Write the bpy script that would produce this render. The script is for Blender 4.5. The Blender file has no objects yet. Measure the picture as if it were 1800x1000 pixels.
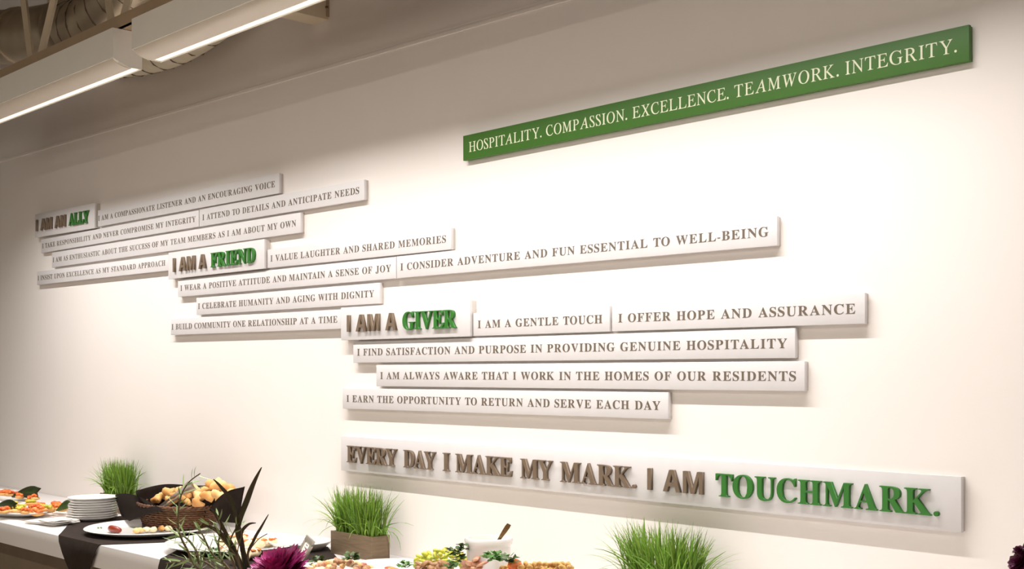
import bpy, bmesh, math, random
from mathutils import Vector, Matrix, noise

# ------------------------------------------------------------------ camera
YAW = math.radians(46.428)
EYE = 1.55
FPX, CX, CY = 2150.0, 900.0, 652.46
scene = bpy.context.scene
COL = scene.collection
cam_d = bpy.data.cameras.new('camera')
cam = bpy.data.objects.new('camera', cam_d)
COL.objects.link(cam)
cam.location = (0, 0, EYE)
cam.rotation_euler = (math.pi / 2, 0, YAW)
cam_d.sensor_width = 36.0
cam_d.lens = FPX / 1800 * 36
cam_d.shift_y = (CY - 500) / 1800
cam_d.clip_start = .05
scene.camera = cam
scene.view_settings.view_transform = 'Standard'
scene.view_settings.look = 'None'
scene.view_settings.gamma = 1
scene.view_settings.use_curve_mapping = False
scene.view_settings.exposure = 0.0

# ------------------------------------------------------------------ world and lamps
world = bpy.data.worlds.new('world')
scene.world = world
world.use_nodes = True
bg = world.node_tree.nodes['Background']
bg.inputs[0].default_value = (1.0, .85, .68, 1)
bg.inputs[1].default_value = .15

def area(name, loc, sx, sy, power, color, rx=0.0, spread=180):
    d = bpy.data.lights.new(name, 'AREA')
    d.shape = 'RECTANGLE'; d.size = sx; d.size_y = sy
    d.energy = power; d.color = color
    d.spread = math.radians(spread)
    o = bpy.data.objects.new(name, d); COL.objects.link(o)
    o.location = loc; o.rotation_euler = (rx, 0, 0)
    return o

WARM = (1.0, .968, .942)
# row of room lights over the floor behind the camera
ROOM = (1.0, .915, .80)
area('room_lamp', (-2.6, -0.4, 2.95), 7.0, .15, 80, ROOM)
# added frontal fill, no real source: lifts fixture sides, joist and wall
area('front_fill', (-2.6, -4.8, 1.9), 7.0, 1.8, 75, ROOM, rx=math.pi / 2)

# ------------------------------------------------------------------ helpers
RIGHT = Vector((math.cos(YAW), math.sin(YAW), 0)); FWD = Vector((-math.sin(YAW), math.cos(YAW), 0))
def ray(x, y): return RIGHT * ((x - CX) / FPX) + Vector((0, 0, -(y - CY) / FPX)) + FWD
def on_y(x, y, Y):
    d = ray(x, y); d = d * (Y / d.y); return Vector((d.x, d.y, d.z + EYE))
def on_z(x, y, z):
    d = ray(x, y); d = d * ((z - EYE) / d.z); return Vector((d.x, d.y, z))

def mat(name, color, rough=.6, metal=0.0, noise_scale=0, noise_amt=0.0, bump=0.0, bump_scale=60, color2=None,
        coat=0, island=0.0, emit=0.0, spec=.5, sss=0, stretch=None):
    m = bpy.data.materials.new(name); m.use_nodes = True
    nt = m.node_tree; b = nt.nodes['Principled BSDF']
    b.inputs['Base Color'].default_value = (*color, 1)
    b.inputs['Roughness'].default_value = rough
    b.inputs['Metallic'].default_value = metal
    b.inputs['Specular IOR Level'].default_value = spec
    if coat: b.inputs['Coat Weight'].default_value = coat
    if sss:
        b.inputs['Subsurface Weight'].default_value = sss; b.inputs['Subsurface Radius'].default_value = (.01, .005, .003)
    tc = nt.nodes.new('ShaderNodeTexCoord')
    mp = nt.nodes.new('ShaderNodeMapping'); nt.links.new(tc.outputs['Object'], mp.inputs[0])
    if stretch: mp.inputs['Scale'].default_value = stretch
    src = None
    if noise_scale:
        n = nt.nodes.new('ShaderNodeTexNoise'); n.inputs['Scale'].default_value = noise_scale; n.inputs['Detail'].default_value = 5
        nt.links.new(mp.outputs[0], n.inputs['Vector'])
        r = nt.nodes.new('ShaderNodeMapRange'); r.inputs[1].default_value = .35; r.inputs[2].default_value = .65
        nt.links.new(n.outputs['Fac'], r.inputs[0])
        mx = nt.nodes.new('ShaderNodeMix'); mx.data_type = 'RGBA'
        c2 = color2 or tuple(max(0, c * (1 - noise_amt)) for c in color)
        mx.inputs[6].default_value = (*color, 1); mx.inputs[7].default_value = (*c2, 1)
        nt.links.new(r.outputs[0], mx.inputs[0]); src = mx.outputs[2]
    if island:
        g = nt.nodes.new('ShaderNodeNewGeometry')
        h = nt.nodes.new('ShaderNodeHueSaturation')
        r1 = nt.nodes.new('ShaderNodeMapRange'); r1.inputs[3].default_value = 1 - island; r1.inputs[4].default_value = 1 + island
        nt.links.new(g.outputs['Random Per Island'], r1.inputs[0]); nt.links.new(r1.outputs[0], h.inputs['Value'])
        r2 = nt.nodes.new('ShaderNodeMapRange'); r2.inputs[3].default_value = .485; r2.inputs[4].default_value = .515
        mm = nt.nodes.new('ShaderNodeMath'); mm.operation = 'FRACT'; mu = nt.nodes.new('ShaderNodeMath'); mu.operation = 'MULTIPLY'; mu.inputs[1].default_value = 7.3
        nt.links.new(g.outputs['Random Per Island'], mu.inputs[0]); nt.links.new(mu.outputs[0], mm.inputs[0])
        nt.links.new(mm.outputs[0], r2.inputs[0]); nt.links.new(r2.outputs[0], h.inputs['Hue'])
        if src: nt.links.new(src, h.inputs['Color'])
        else: h.inputs['Color'].default_value = (*color, 1)
        src = h.outputs[0]
    if src: nt.links.new(src, b.inputs['Base Color'])
    if bump:
        n2 = nt.nodes.new('ShaderNodeTexNoise'); n2.inputs['Scale'].default_value = bump_scale; n2.inputs['Detail'].default_value = 4
        nt.links.new(mp.outputs[0], n2.inputs['Vector'])
        bp = nt.nodes.new('ShaderNodeBump'); bp.inputs['Strength'].default_value = bump; bp.inputs['Distance'].default_value = .003
        nt.links.new(n2.outputs['Fac'], bp.inputs['Height']); nt.links.new(bp.outputs[0], b.inputs['Normal'])
    if emit:
        b.inputs['Emission Color'].default_value = (1, .93, .80, 1); b.inputs['Emission Strength'].default_value = emit
    return m

def srgb(r, g, b):
    f = lambda c: c / 12.92 if c <= .04045 else ((c + .055) / 1.055) ** 2.4
    return (f(r / 255), f(g / 255), f(b / 255))

M = {}
M['wall'] = mat('wall_paint', srgb(237, 230, 225), .75, noise_scale=3, noise_amt=.015, bump=.05, bump_scale=180)
M['ceiling'] = mat('ceiling_deck', srgb(104, 86, 66), .8, noise_scale=4, noise_amt=.15)
M['floor'] = mat('floor_concrete', srgb(150, 135, 118), .5, noise_scale=6, noise_amt=.15)
M['board'] = mat('board_white', srgb(217, 213, 213), .55, noise_scale=25, noise_amt=.02, bump=.03, bump_scale=250)
M['board_grey'] = mat('board_backing', srgb(204, 197, 190), .6, noise_scale=25, noise_amt=.03)
M['board_green'] = mat('board_green', srgb(64, 112, 36), .5, noise_scale=8, noise_amt=.06, bump=.03, bump_scale=250)
M['ink_brown'] = mat('ink_brown', srgb(106, 93, 79), .6, noise_scale=30, noise_amt=.08)
M['ink_white'] = mat('ink_pale', srgb(238, 240, 212), .6, noise_scale=30, noise_amt=.04)
M['letter_brown'] = mat('letter_brown', srgb(116, 98, 80), .55, noise_scale=40, noise_amt=.08)
M['letter_green'] = mat('letter_green', srgb(46, 114, 36), .5, noise_scale=40, noise_amt=.08)
M['counter'] = mat('counter_white', srgb(226, 222, 220), .35, noise_scale=8, noise_amt=.02)
M['cabinet'] = mat('cabinet_brown', srgb(112, 98, 82), .6, noise_scale=9, noise_amt=.1)
M['fixture'] = mat('fixture_paint', srgb(242, 238, 230), .5, noise_scale=12, noise_amt=.02)
M['reflector'] = mat('fixture_reflector', srgb(226, 216, 202), .4, noise_scale=12, noise_amt=.02)
M['lens'] = mat('fixture_lens', srgb(255, 245, 225), .5, emit=1.0)
M['steel'] = mat('joist_paint', srgb(206, 190, 164), .6, noise_scale=10, noise_amt=.06)
M['chord'] = mat('joist_chord', srgb(178, 154, 126), .6, noise_scale=10, noise_amt=.06)
M['duct'] = mat('duct_metal', srgb(200, 186, 164), .38, metal=.75, noise_scale=6, noise_amt=.25, bump=.2, bump_scale=12)
M['flex'] = mat('flex_duct', srgb(205, 195, 172), .55, noise_scale=14, noise_amt=.1, bump=.3, bump_scale=30)
M['dark_seam'] = mat('dark_seam', srgb(96, 80, 60), .6, noise_scale=14, noise_amt=.1)
M['china'] = mat('white_china', srgb(232, 229, 225), .2, noise_scale=20, noise_amt=.01, coat=.3)
M['paper'] = mat('white_napkin', srgb(244, 240, 234), .85, bump=.15, bump_scale=90, noise_scale=30, noise_amt=.02)
M['cloth'] = mat('black_cloth', srgb(46, 36, 30), .9, noise_scale=40, noise_amt=.2, bump=.25, bump_scale=300, spec=.2)
M['wicker'] = mat('wicker', srgb(104, 66, 36), .6, noise_scale=60, noise_amt=.4, island=.25)
M['wood'] = mat('planter_wood', srgb(128, 108, 84), .7, noise_scale=18, noise_amt=.22, bump=.2, bump_scale=40, stretch=(1, 1, 9))
M['grass'] = mat('grass_blade', srgb(124, 160, 60), .5, island=.40, noise_scale=8, noise_amt=.15, spec=.3)
M['soil'] = mat('grass_base', srgb(44, 58, 22), .9, noise_scale=50, noise_amt=.3)
M['bread'] = mat('bread_gold', srgb(232, 186, 116), .65, noise_scale=16, color2=srgb(204, 140, 74), bump=.3, bump_scale=60)
M['bread_pale'] = mat('bread_pale', srgb(240, 206, 150), .65, noise_scale=16, color2=srgb(222, 168, 100), bump=.3, bump_scale=60)
M['metal'] = mat('polished_steel', srgb(214, 208, 200), .34, metal=.9, noise_scale=10, noise_amt=.05)
M['bronze'] = mat('spoon_bronze', srgb(150, 122, 86), .25, metal=1.0, noise_scale=20, noise_amt=.2)
M['red'] = mat('tomato_topping', srgb(204, 66, 26), .45, noise_scale=45, color2=srgb(232, 128, 50), bump=.4, bump_scale=120)
M['orange'] = mat('orange_topping', srgb(222, 124, 38), .45, noise_scale=60, color2=srgb(190, 80, 22), bump=.4, bump_scale=120)
M['yellow'] = mat('yellow_green_veg', srgb(214, 196, 62), .4, noise_scale=30, color2=srgb(150, 166, 50), bump=.2, bump_scale=60)
M['cream'] = mat('cream', srgb(244, 228, 196), .6, noise_scale=30, color2=srgb(232, 206, 160), bump=.2, bump_scale=80)
M['leaf_dark'] = mat('leaf_dark', srgb(68, 92, 42), .5, noise_scale=20, noise_amt=.3, island=.2)
M['leaf'] = mat('leaf_green', srgb(74, 122, 44), .5, noise_scale=30, noise_amt=.25, island=.3)
M['rosemary'] = mat('rosemary_leaf', srgb(146, 168, 108), .5, island=.3, noise_scale=20, noise_amt=.15)
M['blade_dark'] = mat('blade_dark', srgb(66, 66, 40), .45, noise_scale=12, color2=srgb(92, 74, 52))
M['twig'] = mat('twig', srgb(96, 78, 48), .7, noise_scale=30, noise_amt=.2)
M['sausage'] = mat('sausage', srgb(142, 50, 26), .35, noise_scale=25, noise_amt=.3, coat=.2)
M['meat'] = mat('cured_meat', srgb(164, 88, 70), .45, noise_scale=18, color2=srgb(206, 156, 120), bump=.2)
M['tan'] = mat('sliced_meat', srgb(176, 136, 92), .5, noise_scale=20, color2=srgb(140, 96, 62), bump=.2)
M['crumb'] = mat('golden_crumb', srgb(224, 184, 106), .7, noise_scale=70, color2=srgb(150, 98, 44), bump=.5, bump_scale=120)
M['magenta'] = mat('magenta_petal', srgb(186, 62, 130), .45, noise_scale=14, color2=srgb(148, 36, 96), island=.25)
M['maroon'] = mat('maroon_petal', srgb(122, 32, 82), .5, noise_scale=14, color2=srgb(84, 26, 56), island=.3)
M['silver'] = mat('frame_silver', srgb(188, 180, 166), .35, metal=.6, noise_scale=20, noise_amt=.1)
M['card'] = mat('card', srgb(236, 232, 222), .8, noise_scale=20, noise_amt=.02)
M['ink'] = mat('card_ink', srgb(120, 116, 108), .8, noise_scale=20, noise_amt=.05)
M['black_gloss'] = mat('vase_black', srgb(38, 32, 30), .25, noise_scale=20, noise_amt=.1)

class MB:
    """collects geometry, then links it as ONE mesh object"""
    def __init__(s): s.bm = bmesh.new()
    def box(s, x0, x1, y0, y1, z0, z1, bevel=0.0, seg=2):
        t = bmesh.new()
        bmesh.ops.create_cube(t, size=1)
        for v in t.verts:
            v.co = Vector((x0 + (v.co.x + .5) * (x1 - x0), y0 + (v.co.y + .5) * (y1 - y0), z0 + (v.co.z + .5) * (z1 - z0)))
        if bevel: bmesh.ops.bevel(t, geom=list(t.edges), offset=bevel, segments=seg, affect='EDGES', profile=.5)
        s.add(t); return s
    def add(s, t, mtx=None):
        if mtx: bmesh.ops.transform(t, matrix=mtx, verts=t.verts)
        me = bpy.data.meshes.new('tmp'); t.to_mesh(me); t.free(); s.bm.from_mesh(me); bpy.data.meshes.remove(me)
    def poly(s, pts):
        return s.bm.faces.new([s.bm.verts.new(p) for p in pts])
    def prism(s, pts, d):
        """closed outline (3-D points) swept by vector d"""
        n = len(pts); a = [s.bm.verts.new(p) for p in pts]; b = [s.bm.verts.new(Vector(p) + Vector(d)) for p in pts]
        s.bm.faces.new(a); s.bm.faces.new(b[::-1])
        for i in range(n): s.bm.faces.new((a[i], b[i], b[(i + 1) % n], a[(i + 1) % n]))
        return s
    def tube(s, pts, radii, seg=10, cap=True, flat=1.0):
        pts = [Vector(p) for p in pts]
        if not hasattr(radii, '__len__'): radii = [radii] * len(pts)
        rings = []; up = Vector((0, 0, 1))
        for i, p in enumerate(pts):
            t = (pts[min(i + 1, len(pts) - 1)] - pts[max(i - 1, 0)]).normalized()
            if abs(t.dot(up)) > .97: up = Vector((1, 0, 0))
            a = t.cross(up).normalized(); b = a.cross(t).normalized(); up = b
            rings.append([s.bm.verts.new(p + (a * math.cos(2 * math.pi * k / seg) + b * math.sin(2 * math.pi * k / seg) * flat) * radii[i]) for k in range(seg)])
        for r0, r1 in zip(rings, rings[1:]):
            for k in range(seg): s.bm.faces.new((r0[k], r0[(k + 1) % seg], r1[(k + 1) % seg], r1[k]))
        if cap:
            s.bm.faces.new(rings[0][::-1]); s.bm.faces.new(rings[-1])
        return s
    def lathe(s, prof, c, seg=40, sx=1.0, sy=1.0, rot=0.0, closed=False, wob=None):
        rings = []
        for r, z in prof:
            if r < 1e-5: rings.append([s.bm.verts.new((c[0], c[1], c[2] + z))]); continue
            ring = []
            for k in range(seg):
                a = 2 * math.pi * k / seg
                rr = r * (wob(a) if wob else 1)
                x, y = rr * sx * math.cos(a), rr * sy * math.sin(a)
                ring.append(s.bm.verts.new((c[0] + x * math.cos(rot) - y * math.sin(rot), c[1] + x * math.sin(rot) + y * math.cos(rot), c[2] + z)))
            rings.append(ring)
        prs = list(zip(rings, rings[1:]))
        if closed: prs.append((rings[-1], rings[0]))
        for a, b in prs:
            if len(a) == 1 and len(b) == 1: continue
            if len(a) == 1:
                for k in range(seg): s.bm.faces.new((a[0], b[k], b[(k + 1) % seg]))
            elif len(b) == 1:
                for k in range(seg): s.bm.faces.new((a[k], a[(k + 1) % seg], b[0]))
            else:
                for k in range(seg): s.bm.faces.new((a[k], a[(k + 1) % seg], b[(k + 1) % seg], b[k]))
        return s
    def blob(s, c, size, seed=0, rough=.25, sub=3, rz=0.0, freq=1.6, tilt=(0, 0)):
        t = bmesh.new(); bmesh.ops.create_icosphere(t, subdivisions=sub, radius=1)
        for v in t.verts:
            n = noise.noise(v.co * freq + Vector((seed * 7.1, seed * 3.3, seed)))
            v.co *= 1 + rough * n
        m = Matrix.Translation(c) @ Matrix.Rotation(rz, 4, 'Z') @ Matrix.Rotation(tilt[0], 4, 'X') @ Matrix.Rotation(tilt[1], 4, 'Y') @ Matrix.Diagonal((*size, 1))
        s.add(t, m); return s
    def ribbon(s, pts, widths, side, cup=0.0, thick=0.0):
        """leaf or blade: a folded strip along pts; side = rough sideways direction"""
        pts = [Vector(p) for p in pts]; L = []; R_ = []; C = []
        for i, p in enumerate(pts):
            t = (pts[min(i + 1, len(pts) - 1)] - pts[max(i - 1, 0)]).normalized()
            a = (Vector(side) - t * Vector(side).dot(t)).normalized(); n = a.cross(t)
            w = widths[i]
            L.append(s.bm.verts.new(p - a * w + n * cup * w)); R_.append(s.bm.verts.new(p + a * w + n * cup * w)); C.append(s.bm.verts.new(p))
        for i in range(len(pts) - 1):
            s.bm.faces.new((L[i], C[i], C[i + 1], L[i + 1])); s.bm.faces.new((C[i], R_[i], R_[i + 1], C[i + 1]))
        return s
    def build(s, name, m, parent=None, smooth=True, origin=None, auto=None):
        bmesh.ops.recalc_face_normals(s.bm, faces=s.bm.faces)
        me = bpy.data.meshes.new(name); s.bm.to_mesh(me); s.bm.free()
        me.materials.append(m)
        o = bpy.data.objects.new(name, me); COL.objects.link(o)
        if smooth:
            me.polygons.foreach_set('use_smooth', [True] * len(me.polygons))
            if auto: me.set_sharp_from_angle(angle=math.radians(auto))
        if parent:
            o.parent = parent; o.matrix_parent_inverse = Matrix.Translation(parent.location).inverted() if True else o.matrix_parent_inverse
        elif origin is not None:
            me.transform(Matrix.Translation(-Vector(origin))); o.location = origin
        return o

def tag(o, label=None, cat=None, group=None, kind=None):
    if label: o['label'] = label
    if cat: o['category'] = cat
    if group: o['group'] = group
    if kind: o['kind'] = kind
    return o
def thing(name, label, cat, loc, group=None):
    o = bpy.data.objects.new(name, None); COL.objects.link(o); o.location = loc; o.empty_display_size = .02
    return tag(o, label, cat, group)
def structure(name, mb, m, smooth=False):
    return tag(mb.build(name, m, smooth=smooth), kind='structure')
def copy_tree(o, parent=None, delta=None):
    c = o.copy(); COL.objects.link(c)
    if parent: c.parent = parent
    for ch in list(o.children): copy_tree(ch, c)
    return c

SERIF_BOLD = {
    'A': '-17,0 -17,36 18,42 47,60 72,95 98,149 412,932 449,931 768,173 822,69 850,44 887,36 887,0 458,0 458,36 518,42 555,61 567,91 545,163 505,265 207,265 157,141 151,118 149,97 160,63 193,43 247,36 255,36 255,0|227,321 484,321 353,638',
    'B': '32,0 32,35 90,44 125,64 143,103 149,164 149,737 146,788 138,825 124,850 102,866 72,874 31,877 31,911 441,911 636,887 753,818 792,701 768,605 695,536 574,494 720,447 808,370 837,263 826,186 795,121 742,69 670,31 582,8 475,0|364,504 376,504 467,514 527,545 559,602 570,690 562,770 539,825 497,857 433,868 395,863 375,850 367,824 364,782|443,48 518,61 566,98 593,163 602,257 590,352 554,415 490,450 395,462 364,462 364,130 368,91 381,66 405,53',
    'C': '513,-21 386,-6 275,40 182,112 111,209 67,325 52,457 67,587 112,702 183,797 277,870 390,916 518,931 618,918 735,880 775,870 816,886 838,931 873,931 873,617 839,617 785,728 713,814 656,854 596,879 531,887 395,838 314,694 287,453 317,227 407,92 556,47 636,58 716,89 791,141 857,212 895,177 791,67 664,1',
    'D': '40,0 40,35 93,42 126,59 142,92 148,149 148,748 141,814 122,852 85,871 30,877 30,911 443,911 591,897 714,858 811,792 880,702 922,590 936,455 883,202 723,51 457,0|445,48 525,60 589,93 639,150 673,229 694,332 701,458 673,685 588,821 446,866 404,861 379,847 368,818 364,770 364,144 368,97 379,68 403,53',
    'E': '28,0 28,34 88,40 125,59 144,96 150,156 150,737 144,809 124,851 88,871 32,877 32,911 798,911 798,639 767,639 750,714 721,772 680,813 591,849 463,861 400,856 382,848 372,833 365,776 365,492 387,492 465,503 518,538 554,599 576,690 608,690 608,236 575,236 564,308 546,363 519,401 482,426 433,440 371,445 365,445 365,134 370,93 384,70 413,59 461,55 551,61 627,77 689,106 741,150 785,209 822,286 860,286 805,0',
    'F': '31,0 31,35 89,46 125,67 143,106 149,168 149,749 143,810 123,846 86,866 28,877 28,911 787,911 787,639 755,639 737,714 711,771 672,813 620,841 550,857 459,862 400,859 382,853 371,842 364,797 364,494 380,494 457,506 512,541 547,602 568,693 604,693 604,236 570,236 549,337 513,401 458,436 377,447 364,447 364,161 367,118 375,85 392,62 419,47 459,39 513,35 513,0',
    'G': '536,-20 400,-5 283,39 187,110 115,206 70,322 55,458 70,589 115,704 186,798 279,870 390,916 514,931 623,918 739,881 775,872 796,875 811,886 838,931 874,931 874,615 839,615 807,692 764,758 714,811 658,852 598,878 535,887 400,839 318,695 291,455 299,326 322,219 360,135 412,74 475,38 551,26 615,33 656,54 678,91 685,142 685,255 678,308 658,340 618,357 551,364 551,396 1001,396 1001,364 946,358 913,341 897,309 892,257 892,58 774,14 656,-12',
    'H': '31,0 31,35 89,43 125,63 143,100 149,161 149,758 143,812 124,848 89,868 32,877 32,911 484,911 484,877 408,864 387,851 373,830 366,800 364,758 364,501 684,501 684,758 675,830 662,851 641,864 564,877 564,911 1014,911 1014,877 956,867 921,848 904,814 899,758 899,161 904,104 922,66 957,44 1014,35 1014,0 564,0 564,35 622,43 658,61 677,98 684,161 684,442 364,442 364,161 370,100 388,63 424,43 484,35 484,0',
    'I': '27,0 27,35 84,46 122,64 143,97 150,150 150,774 144,825 126,855 89,870 27,877 27,911 489,911 489,877 429,870 392,855 372,825 365,774 365,154 368,117 375,89 389,68 412,52 492,35 492,0',
    'J': '218,-130 157,-124 103,-107 58,-80 23,-44 1,-2 -7,46 0,89 21,122 52,142 89,149 128,143 158,124 179,94 185,55 181,26 169,-3 153,-39 167,-70 210,-81 251,-73 277,-50 291,-11 296,43 296,733 293,782 285,818 269,843 244,860 208,871 158,877 158,911 629,911 629,877 585,871 553,862 532,846 519,821 510,733 510,177 478,6 380,-96',
    'K': '32,0 32,35 91,43 126,63 144,100 150,161 150,758 144,812 126,848 90,869 34,877 34,911 485,911 485,877 410,864 388,851 375,830 368,800 365,758 365,467 642,747 683,797 697,837 684,859 646,873 582,877 582,911 971,911 971,877 954,877 873,860 785,808 689,721 541,570 927,93 974,50 1001,39 1038,35 1038,0 561,0 561,35 612,36 643,42 662,53 668,69 659,94 633,132 399,427 365,396 365,161 371,100 390,63 425,43 485,35 485,0',
    'L': '31,0 31,35 89,43 125,63 143,100 149,161 149,758 143,814 124,850 89,869 32,877 32,911 500,911 500,877 452,875 416,868 391,854 375,833 367,801 364,758 364,165 371,94 381,74 400,62 467,55 556,61 629,79 689,111 739,159 782,224 818,309 854,309 803,0',
    'M': '28,0 28,35 85,43 123,63 144,100 150,158 150,764 148,803 141,831 127,851 105,864 30,877 30,911 369,911 634,285 899,911 1234,911 1234,877 1180,867 1145,846 1126,811 1120,756 1120,171 1123,121 1130,85 1143,61 1163,46 1193,38 1233,35 1233,0 791,0 791,35 865,50 886,65 900,88 907,121 909,167 909,798 576,0 540,0 211,778 211,160 218,96 239,59 278,41 338,35 338,0',
    'N': '806,-21 214,700 214,157 219,98 237,62 273,43 333,35 333,0 36,0 36,35 78,38 108,46 129,60 142,83 149,114 152,157 152,776 73,866 36,877 36,911 313,911 782,337 782,755 779,797 772,828 759,849 737,863 662,877 662,911 959,911 959,877 901,869 866,850 849,813 844,754 844,-21',
    'O': '521,-21 425,-12 337,15 258,58 189,116 132,186 90,267 64,358 55,455 64,553 90,643 132,724 189,794 259,852 340,896 431,923 531,932 626,923 715,897 794,854 862,797 919,727 961,646 988,555 997,455 988,358 961,267 918,186 861,116 791,58 710,15 619,-12|529,24 657,72 733,216 759,455 752,585 730,693 695,777 647,838 589,874 520,887 392,839 316,695 290,455 297,326 319,219 355,134 403,73 461,36',
    'P': '31,0 31,35 89,43 125,63 143,100 149,161 149,758 143,812 124,848 89,868 32,877 32,911 427,911 574,903 672,880 733,844 779,795 808,735 818,664 809,592 780,531 733,480 668,442 585,419 484,411 364,411 364,161 370,100 388,63 424,43 484,35 484,0|364,459 403,459 488,471 543,505 574,566 584,658 576,749 550,813 504,850 433,862 399,859 378,848 368,827 364,797',
    'Q': '756,-231 592,-205 464,-129 373,-1 281,41 203,100 140,173 93,258 65,353 55,455 64,553 90,643 132,724 189,794 259,852 340,896 431,923 531,932 626,923 715,897 794,854 862,797 919,727 961,646 988,555 997,455 987,352 957,257 908,171 841,98 759,41 661,0 720,-90 796,-143 889,-161 934,-157 983,-146 990,-184 870,-219|531,24 658,72 735,216 760,455 753,585 732,693 696,777 648,838 589,874 520,887 392,839 316,695 290,455 297,326 319,219 355,134 404,73 462,36',
    'R': '31,0 31,35 89,43 125,63 143,100 149,161 149,758 143,812 124,848 89,868 32,877 32,911 434,911 557,904 657,884 735,852 790,805 823,744 834,669 811,570 743,496 630,447 864,101 905,51 927,39 956,35 960,35 960,0 677,0 403,424 364,424 364,161 370,100 388,63 424,43 484,35 484,0|364,467 407,467 497,480 559,516 595,580 607,672 590,778 537,841 449,862 404,858 379,845 368,818 364,771',
    'S': '86,-21 86,316 125,316 166,188 223,99 271,61 328,37 394,30 462,40 514,72 546,120 557,179 545,234 510,281 450,320 325,381 224,441 154,505 113,578 99,664 108,740 134,805 176,858 230,899 296,924 369,932 459,923 564,896 583,891 599,889 627,900 641,932 678,932 678,638 645,638 621,709 587,770 545,820 496,858 443,881 388,889 327,880 279,853 249,812 239,760 248,712 274,673 317,639 377,606 506,545 579,507 635,466 674,423 700,376 714,324 719,266 708,185 678,116 628,58 561,15 480,-11 384,-20 317,-15 251,1 197,19 169,24 151,22 138,14 122,-21',
    'T': '184,0 184,35 245,42 284,62 305,100 312,161 312,866 298,866 203,851 130,807 81,734 58,635 21,635 21,911 821,911 821,634 787,634 749,763 666,841 537,866 527,866 527,161 533,98 553,60 592,41 655,35 655,0',
    'U': '496,-26 384,-16 294,11 228,57 183,122 156,206 146,310 146,758 140,812 122,848 86,868 30,877 30,911 481,911 481,877 405,864 383,851 370,830 361,758 361,279 373,176 406,103 442,70 490,51 549,44 680,75 758,166 784,318 784,756 778,812 759,847 721,867 657,877 657,911 948,911 948,877 897,865 866,843 850,808 845,756 845,363 835,237 807,138 760,64 692,14 604,-16',
    'V': '424,-26 89,762 45,840 16,865 -28,877 -28,911 422,911 422,877 369,874 332,864 312,847 305,819 322,756 517,286 696,755 709,818 703,846 683,864 649,873 598,877 598,911 884,911 884,877 846,872 817,855 791,822 764,766 459,-26',
    'W': '341,-21 64,786 48,826 30,854 6,871 -31,877 -31,911 361,911 361,877 324,873 300,864 285,847 281,821 296,745 446,306 602,705 572,798 555,837 535,859 504,871 458,877 458,911 878,911 878,877 827,871 796,853 786,823 798,772 948,332 1081,739 1097,813 1092,842 1076,861 1048,872 1006,877 1006,911 1248,911 1248,877 1214,865 1189,842 1169,807 1150,759 892,-21 856,-21 631,618 380,-21',
    'X': '23,0 23,35 79,46 131,79 180,133 387,416 156,772 95,850 65,870 32,877 28,877 28,911 488,911 488,877 458,877 415,872 389,856 380,830 386,807 403,776 529,579 643,747 670,792 678,827 668,854 637,871 586,877 586,911 916,911 916,877 909,877 854,869 805,846 760,805 713,747 561,529 826,114 872,55 895,40 923,35 928,35 928,0 477,0 477,35 486,35 538,40 570,56 580,82 573,114 549,158 419,365 275,161 255,125 248,90 259,59 293,41 348,35 348,0',
    'Y': '203,0 203,35 261,43 297,63 315,100 321,161 321,357 93,774 59,828 28,858 1,870 -27,876 -27,911 414,911 414,876 391,876 358,873 333,864 317,851 312,833 328,783 497,451 666,732 689,778 697,815 686,849 652,869 596,876 590,876 590,911 878,911 878,876 846,867 818,849 766,783 536,407 536,161 542,100 560,63 596,43 655,35 655,0',
    'Z': '40,0 40,21 552,860 428,860 348,855 283,840 231,813 188,772 153,712 122,633 89,633 114,911 813,911 813,887 306,58 478,58 565,65 638,86 698,122 747,174 786,242 814,328 848,328 814,0',
}
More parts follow.
